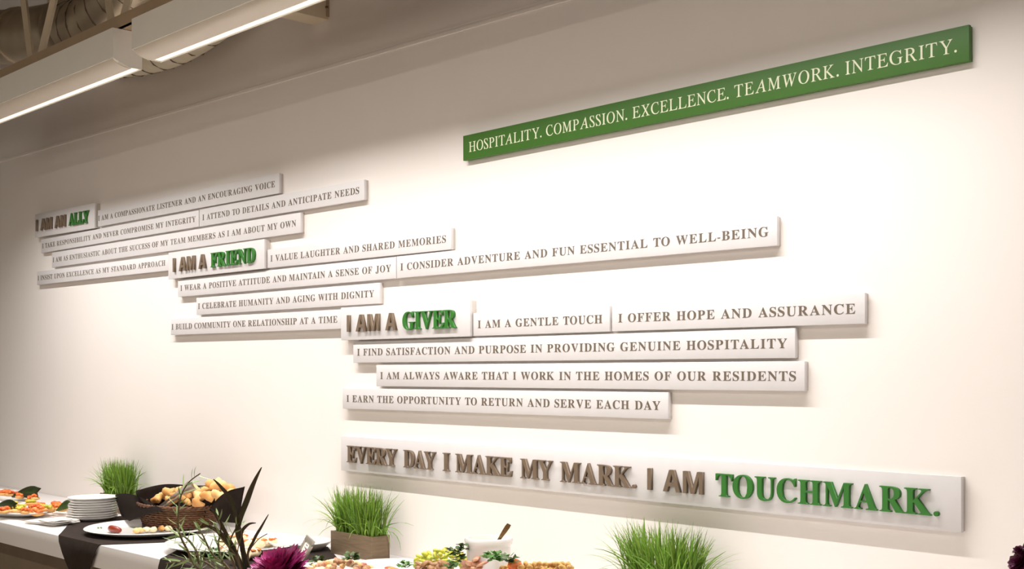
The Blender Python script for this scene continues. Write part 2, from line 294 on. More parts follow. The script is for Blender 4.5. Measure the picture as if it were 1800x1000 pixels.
SERIF_REGULAR = {
    'H': '-67,0 -68,27 -62,27 2,36 22,50 35,71 43,102 44,145 46,770 39,838 26,867 3,886 -31,897 -78,903 -79,929 292,929 292,903 287,903 236,897 203,878 186,842 180,779 179,571 182,541 188,530 198,523 232,518 576,518 607,524 615,548 615,770 609,838 595,867 572,886 538,897 490,903 491,929 861,929 860,903 850,903 801,896 770,878 754,842 748,784 749,160 750,120 754,90 767,61 790,43 825,32 873,27 873,0 502,0 502,27 507,27 573,36 593,50 606,71 612,102 614,145 615,424 614,435 612,445 606,457 596,463 562,467 219,467 188,463 180,439 179,160 180,120 184,90 198,61 221,43 255,32 303,27 304,0',
    'O': '406,-20 300,-10 204,21 120,72 49,140 -6,225 -43,324 -59,415 -58,505 -42,593 -12,676 31,751 85,817 148,872 221,914 300,941 384,950 489,939 584,907 667,855 736,786 791,701 827,604 841,530 843,453 835,377 817,304 790,234 755,169 712,112 662,64 588,17 502,-11|396,20 462,30 520,58 570,102 612,160 645,229 668,307 682,392 686,481 678,572 660,662 619,769 560,846 512,881 458,902 398,909 329,899 266,867 210,816 165,749 130,667 108,572 99,497 99,422 106,348 122,274 164,166 226,86 277,49 334,27',
    'S': '311,-19 219,-9 110,20 91,26 76,27 46,16 34,-16 10,-16 -27,291 -2,293 46,177 113,91 166,53 224,29 286,21 333,28 371,46 400,76 418,113 423,159 415,210 402,244 382,279 321,348 259,403 184,463 102,534 46,594 10,649 -13,707 -22,773 -12,831 15,881 58,918 117,942 190,950 252,946 313,932 360,918 382,913 410,921 425,946 450,946 480,673 458,673 419,774 365,848 298,892 221,907 160,896 120,865 102,816 108,752 126,711 157,669 198,625 246,582 325,517 407,449 464,390 507,325 534,253 544,179 533,113 502,59 454,17 390,-10',
    'P': '-67,0 -68,27 -61,27 -9,32 23,50 39,85 44,145 46,770 39,838 26,868 3,887 -31,897 -78,903 -79,929 286,929 449,906 562,837 624,721 633,645 616,578 575,523 512,480 427,453 323,445 200,445 185,441 180,428 181,129 182,110 185,91 201,59 227,40 267,31 323,27 322,0|256,485 339,492 403,514 448,549 474,598 481,657 470,728 440,800 395,850 332,879 250,889 217,886 197,875 186,852 181,810 180,527 184,505 189,495 198,489',
    'I': '-62,0 -61,27 -56,27 10,36 29,50 41,71 51,145 52,770 46,838 33,867 9,886 -25,897 -73,903 -72,929 303,929 303,903 292,903 244,896 213,878 197,842 191,784 190,160 196,90 210,61 232,43 266,32 314,27 314,0',
    'T': '99,0 98,27 108,27 151,30 183,38 206,55 220,83 227,123 230,179 234,834 232,858 218,875 189,881 153,881 77,877 21,864 -20,841 -47,807 -63,762 -70,704 -100,707 -100,929 673,929 692,700 666,700 662,721 656,743 630,807 594,850 538,873 457,881 401,881 377,873 370,846 365,185 373,86 388,57 413,39 452,30 507,27 522,27 521,0',
    'A': '-169,0 -171,26 -115,35 -68,64 -30,111 118,363 458,950 485,950 674,116 691,74 719,48 759,32 815,26 818,0 442,0 440,26 451,26 504,32 531,52 539,92 529,156 492,316 182,316 164,312 151,300 82,180 50,112 44,71 56,49 76,35 107,28 150,26 150,0|188,365 481,365 399,733',
    'L': '-48,0 -49,27 -43,27 9,33 42,51 59,87 65,145 65,770 64,810 60,838 46,867 23,886 -12,897 -60,903 -60,929 309,929 307,904 257,898 225,879 207,843 201,786 201,184 202,128 204,102 217,74 237,58 269,50 316,47 412,47 506,52 578,65 632,91 672,130 703,187 728,263 753,263 736,0',
    'Y': '95,0 98,24 180,36 203,49 217,69 225,132 226,402 15,732 -25,792 -61,836 -95,868 -130,888 -169,899 -214,903 -215,929 188,929 186,903 138,898 107,889 93,873 94,846 105,818 123,786 323,470 474,716 519,799 528,830 527,854 514,876 490,891 454,899 404,903 403,929 723,929 723,900 687,892 654,866 580,766 361,410 360,132 360,106 364,81 379,51 406,35 448,27 509,24 508,0',
    'C': '442,-20 330,-9 226,26 134,81 57,156 -4,249 -44,357 -60,455 -55,551 -32,644 9,729 64,805 131,866 210,913 296,940 388,950 475,941 579,915 619,907 642,915 656,940 683,940 701,665 673,665 668,686 663,707 627,791 573,854 501,892 414,905 334,894 262,861 200,808 151,739 116,656 97,561 97,458 116,349 148,259 193,182 249,120 314,74 385,47 463,38 573,56 667,112 743,206 775,183 713,93 639,30 550,-8',
    'M': '-73,0 -72,27 -3,36 18,50 31,71 40,145 50,770 43,838 30,867 7,886 -28,897 -76,903 -75,929 176,929 463,216 744,929 1000,929 999,903 988,903 939,896 909,878 892,842 887,784 887,160 888,120 892,90 906,61 929,43 963,32 1011,27 1011,0 643,0 644,23 709,36 728,52 741,77 750,165 751,784 438,0 419,0 105,786 98,206 100,142 108,95 122,63 145,42 180,31 228,26 228,0',
    'N': '681,-21 109,745 106,168 107,120 113,86 126,57 149,40 184,32 236,27 236,0 -67,0 -68,27 -14,33 20,50 39,86 44,145 49,786 49,801 47,817 32,847 5,875 -30,896 -69,903 -78,903 -79,929 116,929 649,216 651,762 649,810 644,844 630,872 607,889 571,898 519,903 519,929 824,929 823,903 757,893 736,880 722,859 713,828 711,784 707,-21',
    'E': '-67,0 -68,27 -62,27 -9,33 23,50 39,86 44,146 46,770 39,838 26,867 3,886 -31,897 -78,903 -79,929 632,929 646,728 624,728 622,733 604,788 582,827 553,855 513,872 457,881 382,884 268,884 209,878 194,868 185,852 181,792 180,520 292,520 377,528 431,551 459,591 468,651 494,651 488,322 463,322 453,375 441,412 426,439 407,457 381,467 301,474 181,474 180,167 181,124 185,94 196,71 217,56 248,49 294,47 386,47 474,52 545,68 601,95 646,135 679,188 704,255 731,255 702,0',
    'X': '-125,0 -123,23 -68,37 -16,72 33,128 276,459 108,741 40,843 11,869 -22,888 -61,900 -111,904 -121,904 -119,929 290,929 291,903 268,903 223,897 199,879 197,850 234,775 367,557 525,764 561,823 567,865 539,894 476,904 460,904 461,929 783,929 781,904 737,896 701,872 621,783 399,501 589,180 655,81 682,57 712,40 749,29 798,26 809,26 809,0 390,0 388,26 412,26 451,28 479,36 494,52 493,79 481,113 461,150 311,399 149,180 115,118 110,70 129,45 170,29 232,21 230,0',
    'W': '171,-20 -13,788 -32,843 -61,878 -102,898 -161,905 -164,929 210,929 210,905 199,905 147,899 119,878 113,839 122,774 245,231 453,709 435,791 417,843 390,878 353,897 303,904 293,904 292,929 648,929 646,904 608,901 582,893 566,877 560,851 573,756 689,240 891,744 911,813 910,862 878,892 802,904 805,929 1086,929 1087,904 1083,904 1047,895 1017,868 989,824 961,763 643,-20 618,-20 474,621 196,-20',
    'R': '-67,0 -68,27 -61,27 -8,33 24,53 41,89 46,145 46,770 39,839 26,868 3,887 -31,897 -78,903 -79,929 315,929 442,916 541,876 591,836 628,787 652,728 652,615 586,529 453,470 657,171 704,106 746,62 786,36 831,27 836,27 835,0 627,0 320,457 290,457 230,458 182,462 181,177 188,91 202,60 225,40 258,29 302,26 317,26 316,0|271,500 355,506 421,527 469,561 498,606 508,662 499,727 454,815 377,868 266,885 214,879 198,870 189,854 182,797 181,505 224,502',
    'K': '-67,0 -68,27 -62,27 2,36 22,50 35,71 43,102 44,145 46,770 39,838 26,867 3,886 -31,897 -78,903 -79,929 289,929 288,903 277,903 232,898 202,882 186,850 181,791 181,531 180,521 182,512 186,503 194,500 209,506 467,771 510,827 518,868 493,894 437,903 429,903 429,929 754,929 751,904 744,904 691,891 635,853 484,708 305,528 674,138 726,88 773,53 819,32 869,26 869,0 471,0 473,26 482,26 520,28 544,36 556,51 555,74 535,110 494,158 214,455 194,466 183,462 180,449 180,149 185,93 200,60 225,41 263,31 317,27 317,0',
    'G': '496,-20 369,-8 253,27 150,84 65,160 0,253 -43,361 -59,460 -55,557 -32,649 8,734 63,808 131,869 210,914 300,941 401,950 494,941 582,917 655,893 693,884 717,887 734,897 755,939 778,939 792,654 770,654 734,728 689,790 633,839 569,876 498,898 420,905 342,897 274,870 216,826 150,733 111,611 100,477 120,347 154,251 202,171 263,107 335,59 415,31 503,21 569,29 624,52 661,86 674,128 672,316 670,345 667,371 653,399 628,415 529,428 529,454 914,454 914,428 872,425 842,416 823,400 813,376 809,342 809,291 814,70 718,20 612,-10',
}
SANS_BOLD = {
    'A': '0,0 338,963 587,963 927,0 708,0 638,228 289,228 219,0|340,399 590,399 518,622 502,680 481,751 463,814 445,747 424,672 408,622',
    'M': '121,0 121,959 398,959 625,226 629,226 869,959 1146,959 1146,0 956,0 956,454 958,559 962,671 966,751 960,751 713,0 527,0 296,752 290,752 296,672 300,557 302,446 302,0',
    'N': '121,0 121,959 377,959 794,240 798,240 791,373 788,505 788,959 971,959 971,0 713,0 296,725 290,725 299,588 302,451 302,0',
}
# ------------------------------------------------------------------ large structure
WALL = 2.68
structure('wall_back', MB().box(-13, 5, WALL, WALL + .15, 0, 4.35), M['wall'])
structure('floor', MB().box(-13, 5, -5, WALL, -.1, 0), M['floor'])
structure('ceiling', MB().box(-13, 5, -5, WALL + .15, 4.35, 4.5), M['ceiling'])
# fine raised drywall joint running along the upper wall
pa, pb = on_y(-60, 302, WALL), on_y(1010, -2, WALL)
mb = MB()
dv = (pb - pa); pb = pb + dv * .6
for dz, hh, th in ((0, .010, .004), (.016, .006, .002)):
    mb.prism([pa + Vector((0, 0, dz)), pb + Vector((0, 0, dz)), pb + Vector((0, 0, dz + hh)), pa + Vector((0, 0, dz + hh))], (0, -th, 0))
structure('trim_1', mb, M['wall'])

# ------------------------------------------------------------------ lettering
def glyph_polys(table, ch):
    if ch == '.': return [[(100 + 88 * math.cos(a * math.pi / 8), 80 + 88 * math.sin(a * math.pi / 8)) for a in range(16)]]
    if ch == '-': return [[(20, 230), (300, 230), (300, 330), (20, 330)]]
    if table is SANS_BOLD and ch == 'I': return [[(110, 0), (325, 0), (325, 960), (110, 960)]]
    return [[tuple(int(v) for v in p.split(',')) for p in c.split(' ')] for c in table[ch].split('|')]
KERN = {p: -70 for p in ('AV', 'VA', 'AY', 'YA', 'AT', 'TA', 'LY', 'LT', 'AW', 'WA', 'LV', 'KE', 'TO', 'RY', 'RT', 'RK', 'P.')}
def layout(table, text, x0, x1, cap, thin=0):
    """places every letter so that the line fills x0..x1; returns [(letter, polygons)] in board coordinates"""
    capu = 959.0 if table is SANS_BOLD else (929.0 if table is SERIF_REGULAR else 911.0)
    items = []; pen = 0.0; gaps = 0.0; prev = ''
    for ch in text:
        if ch == ' ':
            gaps += 2.6; pen += 120; prev = ' '; continue
        polys = glyph_polys(table, ch)
        lo = min(p[0] for c in polys for p in c); hi = max(p[0] for c in polys for p in c)
        if items: gaps += 1; pen += KERN.get(prev + ch, 0)
        items.append([ch, polys, pen - lo, gaps]); pen += hi - lo; prev = ch
    s = cap / capu
    sx = s
    track = ((x1 - x0) / s - pen) / max(gaps, 1)
    if track < 22 and len(items) > 1:                     # too long: condense the letters a little
        track = 22; sx = (x1 - x0) / (pen + gaps * track)
    if track > 150 and len(items) > 1:
        track = 150; sx = (x1 - x0) / (pen + gaps * track)
    out = []
    for ch, polys, off, g in items:
        out.append((ch, [[(x0 + (px + off + g * track) * sx, py * s) for px, py in c] for c in polys]))
    return out
def letter_mesh(polys_list, depth):
    """outlines (with holes) in x-z turned into a solid whose front is at y = -depth and back at y = 0"""
    cu = bpy.data.curves.new('outline', 'CURVE'); cu.dimensions = '2D'; cu.fill_mode = 'BOTH'; cu.extrude = depth / 2
    for c in polys_list:
        sp = cu.splines.new('POLY'); sp.points.add(len(c) - 1); sp.use_cyclic_u = True
        for p, q in zip(sp.points, c): p.co = (q[0], q[1], 0, 1)
    o = bpy.data.objects.new('outline', cu); COL.objects.link(o)
    dg = bpy.context.evaluated_depsgraph_get()
    me = bpy.data.meshes.new_from_object(o.evaluated_get(dg))
    bpy.data.objects.remove(o); bpy.data.curves.remove(cu)
    bm = bmesh.new(); bm.from_mesh(me); bpy.data.meshes.remove(me)
    for v in bm.verts: v.co = Vector((v.co.x, -v.co.z - depth / 2, v.co.y))
    bmesh.ops.remove_doubles(bm, verts=bm.verts, dist=1e-6)
    return bm

def board(name, label, corners, words, cap, front=2.66, group=None, colors=('board', 'board_grey'), text_z=None, solid=None, cut=None):
    """corners: the board's left x, top-left y, bottom-left y, right x, top-right y, bottom-right y as sighted on its front plane"""
    xl, a, b, xr, c, d = corners
    q = [on_y(*p, front) for p in ((xl, a), (xl, b), (xr, c), (xr, d))]
    u0 = (q[0].x + q[1].x) / 2; u1 = (q[2].x + q[3].x) / 2
    zl = (q[0].z + q[1].z) / 2; zr = (q[2].z + q[3].z) / 2
    h = ((q[0].z - q[1].z) + (q[2].z - q[3].z)) / 2
    w = u1 - u0; tilt = math.atan2(zr - zl, w)
    loc = Vector(((u0 + u1) / 2, WALL, (zl + zr) / 2))
    t = thing(name, label, 'sign', loc, group)
    cx, cz = loc.x, loc.z
    g = .0012
    tf = .011                                     # face slab and the spacer behind it
    MB().box(u0 + g, u1 - g, front, front + tf, cz - h / 2, cz + h / 2, bevel=.0012).build('face_board', M[colors[0]], t, auto=40)
    MB().box(u0 + g + .002, u1 - g - .002, front + tf, WALL, cz - h / 2 + .0015, cz + h / 2 - .0015, bevel=.0006).build('backing_board', M[colors[1]], t, auto=40)
    for table, text, pl, pr, matk, depth in words:
        yy = 652.46
        def zc(px):                                # sight the letter ends on the front plane, at the board's own mid height
            X0 = on_y(px, yy, front - (depth if depth > .005 else 0)).x
            return X0
        lay = layout(table, text, zc(pl), zc(pr), cap)
        z0 = cz - cap / 2 + (text_z or 0)
        if depth > .005:
            for ch, polys in lay:
                bm = letter_mesh(polys, depth)
                bmesh.ops.translate(bm, verts=bm.verts, vec=(0, front, z0))
                m_ = MB(); m_.bm.free(); m_.bm = bm
                m_.build('letter', M[matk], t, smooth=False)
        else:
            k = 0
            for word in text.split(' '):                  # one printed word after the other
                bm = letter_mesh([p for ch, polys in lay[k:k + len(word)] for p in polys], depth)
                k += len(word)
                bmesh.ops.translate(bm, verts=bm.verts, vec=(0, front, z0))
                m_ = MB(); m_.bm.free(); m_.bm = bm
                m_.build('lettering', M[matk], t, smooth=False)
    t.rotation_euler = (0, -tilt, 0)
    return t

B, S, R_ = SERIF_BOLD, SANS_BOLD, SERIF_REGULAR
CAP = .0245
G_ = 'white message boards on the wall'
lines = [
 ('white board reading "I am a compassionate listener and an encouraging voice"', (172, 369.4, 399, 491, 304.6, 338.8), 'I AM A COMPASSIONATE LISTENER AND AN ENCOURAGING VOICE', 172.8, 483.2),
 ('white board reading "I take responsibility and never compromise my integrity"', (72, 421, 445, 349.5, 369.5, 398), 'I TAKE RESPONSIBILITY AND NEVER COMPROMISE MY INTEGRITY', 74.5, 343.7),
 ('white board reading "I attend to details and anticipate needs"', (350.5, 369.3, 397.5, 640.5, 313.8, 352), 'I ATTEND TO DETAILS AND ANTICIPATE NEEDS', 355.9, 631.3),
 ('white board reading "I am as enthusiastic about the success of my team members"', (91, 444.5, 470, 528.4, 372.8, 409), 'I AM AS ENTHUSIASTIC ABOUT THE SUCCESS OF MY TEAM MEMBERS AS I AM ABOUT MY OWN', 93, 520.4),
 ('white board reading "I insist upon excellence as my standard approach"', (65, 477.7, 500.6, 296, 447, 475.5), 'I INSIST UPON EXCELLENCE AS MY STANDARD APPROACH', 66.5, 290.5),
 ('white board reading "I value laughter and shared memories"', (470, 438.8, 471.2, 793.5, 399, 438.5), 'I VALUE LAUGHTER AND SHARED MEMORIES', 475.6, 784),
 ('white board reading "I wear a positive attitude and maintain a sense of joy"', (312.4, 492, 522, 696, 451.3, 489.2), 'I WEAR A POSITIVE ATTITUDE AND MAINTAIN A SENSE OF JOY', 317.3, 687.3),
 ('white board reading "I consider adventure and fun essential to well-being"', (697, 451, 489, 1366.5, 379, 431.5), 'I CONSIDER ADVENTURE AND FUN ESSENTIAL TO WELL-BEING', 704, 1351),
 ('white board reading "I celebrate humanity and aging with dignity"', (345, 524, 553.3, 667.6, 496.4, 533.6), 'I CELEBRATE HUMANITY AND AGING WITH DIGNITY', 348.4, 657.5),
 ('white board reading "I build community one relationship at a time"', (300, 561, 588.3, 600, 543, 578.5), 'I BUILD COMMUNITY ONE RELATIONSHIP AT A TIME', 302, 593),
 ('white board reading "I am a gentle touch"', (831.3, 549.5, 591.4, 1072, 538, 582), 'I AM A GENTLE TOUCH', 840, 1058.8),
 ('white board reading "I offer hope and assurance"', (1075, 537.5, 582, 1521, 514, 569.3), 'I OFFER HOPE AND ASSURANCE', 1087, 1503.6),
 ('white board reading "I find satisfaction and purpose in providing genuine hospitality"', (620.5, 600.8, 637.8, 1398.3, 576.8, 629), 'I FIND SATISFACTION AND PURPOSE IN PROVIDING GENUINE HOSPITALITY', 628, 1383.5),
 ('white board reading "I am always aware that I work in the homes of residents"', (661, 641, 679.2, 1415, 635, 687), 'I AM ALWAYS AWARE THAT I WORK IN THE HOMES OF OUR RESIDENTS', 668.6, 1399.3),
 ('white board reading "I earn the opportunity to return and serve each day"', (602, 682.5, 718, 1175, 689.4, 737), 'I EARN THE OPPORTUNITY TO RETURN AND SERVE EACH DAY', 609.4, 1160.8),
]
for label, cor, text, pl, pr in lines:
    board('message_board', label, cor, [(B, text, pl, pr, 'ink_brown', .0006)], CAP, group=G_)
LD = .010
HEADCAP = .0605
board('heading_board', 'white board with raised brown and green letters reading "I am an ally"', (61, 377, 418, 166.5, 357, 400.5),
      [(S, 'I', 62.5, 65.5, 'letter_brown', LD), (S, 'AM', 70.5, 89.8, 'letter_brown', LD), (S, 'AN', 95.5, 113.8, 'letter_brown', LD), (B, 'ALLY', 120, 154.3, 'letter_green', LD)], HEADCAP, front=2.65, group='heading boards with raised letters')
board('heading_board', 'white board with raised brown and green letters reading "I am a friend"', (295.6, 445, 490.4, 464.8, 419.6, 472.4),
      [(S, 'I', 303.3, 307.5, 'letter_brown', LD), (S, 'AM', 314, 341, 'letter_brown', LD), (S, 'A', 348.5, 360, 'letter_brown', LD), (B, 'FRIEND', 369.5, 446.5, 'letter_green', LD)], HEADCAP, front=2.65, group='heading boards with raised letters')
board('heading_board', 'white board with raised brown and green letters reading "I am a giver"', (599, 541, 598, 826.5, 526.5, 591.4),
      [(S, 'I', 609.3, 614.7, 'letter_brown', LD), (S, 'AM', 625, 665, 'letter_brown', LD), (S, 'A', 677, 693.5, 'letter_brown', LD), (B, 'GIVER', 707, 800, 'letter_green', LD)], HEADCAP, front=2.65, group='heading boards with raised letters')
board('heading_board', 'long white board with raised letters reading "every day I make my mark"', (599, 766, 826.5, 1690.5, 837.5, 936.8),
      [(B, 'EVERY', 608.8, 695.5, 'letter_brown', LD), (B, 'DAY', 708.5, 763.5, 'letter_brown', LD), (B, 'I', 777.5, 787, 'letter_brown', LD), (B, 'MAKE', 800, 898, 'letter_brown', LD),
       (B, 'MY', 914, 969, 'letter_brown', LD), (B, 'MARK.', 984, 1116, 'letter_brown', LD), (S, 'I', 1137.5, 1145.5, 'letter_brown', LD), (S, 'AM', 1165, 1234.5, 'letter_brown', LD),
       (B, 'TOUCHMARK.', 1257.5, 1649, 'letter_green', LD)], .0605, front=2.658, group='heading boards with raised letters')
board('value_board', 'long green board high on the wall with pale letters, five words', (813.5, 239.5, 282.5, 1704.5, 42, 107),
      [(R_, 'HOSPITALITY.', 824.5, 952, 'ink_white', .0006), (R_, 'COMPASSION.', 960, 1102.5, 'ink_white', .0006), (R_, 'EXCELLENCE.', 1112, 1281, 'ink_white', .0006),
       (R_, 'TEAMWORK.', 1291, 1474.5, 'ink_white', .0006), (R_, 'INTEGRITY.', 1486, 1682, 'ink_white', .0006)], .0325, colors=('board_green', 'board_green'))
# ------------------------------------------------------------------ ceiling lamps, joist, ducts
def light_fixture(label, X0, X1, Y0, z0, power):
    """linear wall-wash fixture: Y0 its room-side face, z0 its underside"""
    W, H = .115, .135
    t = thing('linear_light', label, 'light fixture', ((X0 + X1) / 2, Y0 + W / 2, z0), 'linear wall-wash lights under the ceiling')
    # housing: an open channel with a closed top, its two cheeks and the end plates
    h = MB()
    prof = [(Y0, z0 + .026), (Y0, z0 + H), (Y0 + W, z0 + H), (Y0 + W, z0), (Y0 + W - .006, z0), (Y0 + W - .006, z0 + .06), (Y0 + .006, z0 + .06), (Y0 + .006, z0 + .026)]
    h.prism([(X0, y, z) for y, z in prof], (X1 - X0, 0, 0)).build('housing', M['fixture'], t, smooth=False)
    for xa in (X0 - .003, X1):
        MB().prism([(xa, Y0, z0 + .026), (xa, Y0, z0 + H), (xa, Y0 + W, z0 + H), (xa, Y0 + W, z0), (xa, Y0 + .06, z0)], (.003, 0, 0)).build('end_plate', M['fixture'], t, smooth=False)
    # curved reflector on the room side
    r = MB(); pr = []
    for k in range(9):
        a = k / 8 * math.pi / 2
        pr.append((Y0 + .003 + .072 * (1 - math.cos(a)) , z0 + .028 - .030 * math.sin(a)))
    pr2 = [(y, z + .003) for y, z in pr[::-1]]
    r.prism([(X0 + .004, y, z) for y, z in pr + pr2], (X1 - X0 - .008, 0, 0)).build('reflector', M['reflector'], t, auto=50)
    # glowing lens between reflector and wall-side cheek
    MB().box(X0 + .01, X1 - .01, Y0 + .080, Y0 + .106, z0 + .002, z0 + .006).build('lens', M['lens'], t, smooth=False)
    lamp = area('lamp', ((X0 + X1) / 2, Y0 + .088, z0 - .004), X1 - X0 - .04, .034, power, WARM, rx=math.radians(-9), spread=146)
    lamp.parent = t; lamp.matrix_parent_inverse = Matrix.Translation(t.location).inverted()
    return t
ZF = EYE + 1.117
pe = on_z(197.5, 101, ZF + .026)
pn = on_z(228, 86, ZF + .026)
YF = pe.y
light_fixture('long white linear ceiling light at far left, ending beside the second one', pe.x - 2.1, pe.x, YF, ZF, 40)
light_fixture('long white linear ceiling light leaving the top edge of the view', pn.x, pn.x + 3.0, YF, ZF, 65)

# bar joist just above the far light
zc0 = ZF + .137
jo = thing('bar_joist', 'beige steel bar joist above the far linear light', 'joist', (-5, YF + .06, zc0))
ya, yb = YF + .03, YF + .09
pj = on_y(0, 124, ya)
MB().box(-9.5, -2.0, ya, ya + .006, pj.z * 0 + zc0, zc0 + .052).box(-9.5, -2.0, ya, yb, zc0, zc0 + .006).build('bottom_chord', M['chord'], jo, smooth=False)
MB().box(-9.5, -2.0, ya, ya + .006, 4.20, 4.26).box(-9.5, -2.0, ya, yb, 4.26, 4.27).build('top_chord', M['chord'], jo, smooth=False)
foot = [on_y(62, 82, ya + .03).x, on_y(205, 25, ya + .03).x]
step = foot[1] - foot[0]
for k in range(-2, 3):
    fx = foot[0] + step * k
    for s, dx in ((-1, .34), (1, .85)):
        p0 = Vector((fx + s * .03, ya + .03, zc0 + .01)); p1 = Vector((fx + s * (dx + .1), ya + .03, 4.25))
        MB().tube([p0, p1], .016, seg=4).build('web_bar', M['steel'], jo, smooth=False)

# round metal duct and its flexible connector
YD = 2.26
def path(pts, Y): return [on_y(x, y, Y) for x, y in pts]
def smooth_path(p, n=8):
    out = []
    for i in range(len(p) - 1):
        p0, p1, p2, p3 = p[max(i - 1, 0)], p[i], p[i + 1], p[min(i + 2, len(p) - 1)]
        for k in range(n):
            t = k / n
            out.append(.5 * ((2 * p1) + (p2 - p0) * t + (2 * p0 - 5 * p1 + 4 * p2 - p3) * t * t + (3 * p1 - p0 - 3 * p2 + p3) * t ** 3))
    return out + [p[-1]]
dp = path([(-160, 66), (-60, 66), (38, 64), (118, 54)], YD)
du = thing('round_duct', 'shiny round metal air duct above the far light', 'duct', dp[1])
MB().tube(smooth_path(dp), .125, seg=28).build('duct_pipe', M['duct'], du, auto=40)
for f in (2, 3):
    c = dp[f]; d = (dp[f] - dp[f - 1]).normalized()
    MB().tube([c - d * .015, c + d * .015], .133, seg=28).build('collar', M['duct'], du, auto=40)
def flex(name, label, pts, r, m, ribm, pitch=.05, wire=.004):
    sp = smooth_path(pts, 10)
    t = thing(name, label, 'duct', sp[0])
    MB().tube(sp, r, seg=28).build('sleeve', m, t, auto=60)
    # spiral wire
    L = 0; hel = []; up = Vector((0, 0, 1)); a = 0
    for p, q in zip(sp, sp[1:]):
        d = q - p; n = max(2, int(d.length / pitch * 14)); tdir = d.normalized()
        e1 = tdir.cross(up).normalized(); e2 = e1.cross(tdir)
        for k in range(n):
            a += 2 * math.pi * d.length / n / pitch
            hel.append(p + d * (k / n) + (e1 * math.cos(a) + e2 * math.sin(a)) * (r + .001))
    MB().tube(hel, wire, seg=5).build('spiral_wire', ribm, t)
    return t
flex('flexible_duct', 'grey ribbed flexible duct bending up from the metal duct', path([(131, 51), (165, 38), (200, 8), (240, -50), (270, -120)], YD), .115, M['duct'], M['dark_seam'], .09, .004)
flex('flexible_duct', 'pale sagging flexible duct behind the linear lights', path([(118, -60), (128, 40), (165, 94), (225, 94), (290, 78), (345, 48), (390, 10), (440, -60)], 2.53), .102, M['flex'], M['dark_seam'], .12, .004)

# stub beam fixed square to the wall
q0 = on_y(578, 35, WALL)
sb = thing('wall_bracket', 'beige steel beam end projecting from the wall near the ceiling', 'beam', (q0.x, WALL, q0.z))
MB().box(q0.x - .10, q0.x, 1.2, WALL, q0.z, q0.z + .28, bevel=.002).build('beam', M['steel'], sb, auto=30)
MB().box(q0.x - .002, q0.x + .004, WALL - .012, WALL, q0.z + .01, q0.z + .28).build('mounting_angle', M['chord'], sb, smooth=False)
bt = on_y(577, 16, WALL)
MB().lathe([(0, 0), (.006, 0), (.006, .006), (0, .008)], (q0.x + .004, WALL - .012, bt.z), seg=8).build('bolt', M['dark_seam'], sb)

# ------------------------------------------------------------------ serving counter
ZC = .90
YE = 2.035
ct = thing('serving_counter', 'long white thick-topped serving counter along the wall', 'counter', (-4, 2.36, 0))
MB().box(-10, 1.5, YE, WALL - .002, ZC - .088, ZC, bevel=.002).build('countertop', M['counter'], ct, auto=30)
MB().box(-10, 1.5, YE + .09, WALL - .02, .09, ZC - .088).build('cabinet_front', M['cabinet'], ct, smooth=False)
MB().box(-10, 1.5, YE + .14, WALL - .02, 0, .09).build('plinth', M['dark_seam'], ct, smooth=False)
# ------------------------------------------------------------------ grass planters
def planter(label, x0, x1, y0, y1, seed, n=560, bush=1.0):
    rnd = random.Random(seed)
    t = thing('grass_planter', label, 'planter', ((x0 + x1) / 2, (y0 + y1) / 2, ZC), 'wooden boxes of green grass on the counter')
    h, th = .082, .006
    z0, z1 = ZC, ZC + h
    MB().box(x0, x1, y0, y0 + th, z0, z1, bevel=.0008).build('side_board', M['wood'], t, auto=40)
    MB().box(x0, x1, y1 - th, y1, z0, z1, bevel=.0008).build('side_board', M['wood'], t, auto=40)
    MB().box(x0 + .0005, x0 + th, y0 + th, y1 - th, z0, z1 - .001, bevel=.0008).build('end_board', M['wood'], t, auto=40)
    MB().box(x1 - th, x1 - .0005, y0 + th, y1 - th, z0, z1 - .001, bevel=.0008).build('end_board', M['wood'], t, auto=40)
    MB().box(x0 + th, x1 - th, y0 + th, y1 - th, z0, z1 - .012).build('turf', M['soil'], t, smooth=False)
    g = MB()
    for i in range(n):
        u, v = rnd.random(), rnd.random()
        bx = x0 + th + .004 + u * (x1 - x0 - 2 * th - .008); by = y0 + th + .004 + v * (y1 - y0 - 2 * th - .008)
        L = rnd.uniform(.125, .185)
        ox = (u - .5) * 2; oy = (v - .5) * 2
        outer = max(abs(ox), abs(oy))
        lean = bush * rnd.uniform(.05, .30) + bush * (1.0 * rnd.random() if rnd.random() < .42 else 0) * (.45 + .55 * outer)
        ang = math.atan2(oy * .35 + rnd.gauss(0, .35), ox * 1.0 + rnd.gauss(0, .45))
        if by > (y0 + y1) / 2 and math.sin(ang) > .3: lean *= .35
        dx, dy = math.cos(ang), math.sin(ang)
        pts = []; wd = []
        x, y, z = bx, by, z1 - .014; th_ = lean * .25; N = 6
        curl = lean * rnd.uniform(.6, 1.5)
        for k in range(N + 1):
            pts.append((x, min(y, WALL - .006), z)); wd.append(.0023 * (1 - (k / N) ** 2.2) + .00025)
            th_ += curl / N * 1.35
            x += dx * math.sin(th_) * L / N; y += dy * math.sin(th_) * L / N; z += math.cos(th_) * L / N
        sd = Vector((-dy, dx, 0)) if rnd.random() < .5 else Vector((rnd.gauss(0, 1), rnd.gauss(0, 1), .01))
        g.ribbon(pts, wd, sd, cup=.35)
    tag(g.build('grass', M['grass'], t), kind='stuff')
    return t
planter('grass planter in a weathered wooden box behind the stack of plates', -5.47, -5.23, 2.545, 2.625, 3)
planter('grass planter in a weathered wooden box beside the small silver frame', -3.609, -3.37, 2.54, 2.62, 5, bush=1.15)
planter('grass planter under the long lower board, only its blades in view', -2.225, -1.985, 2.53, 2.61, 8, bush=1.5)

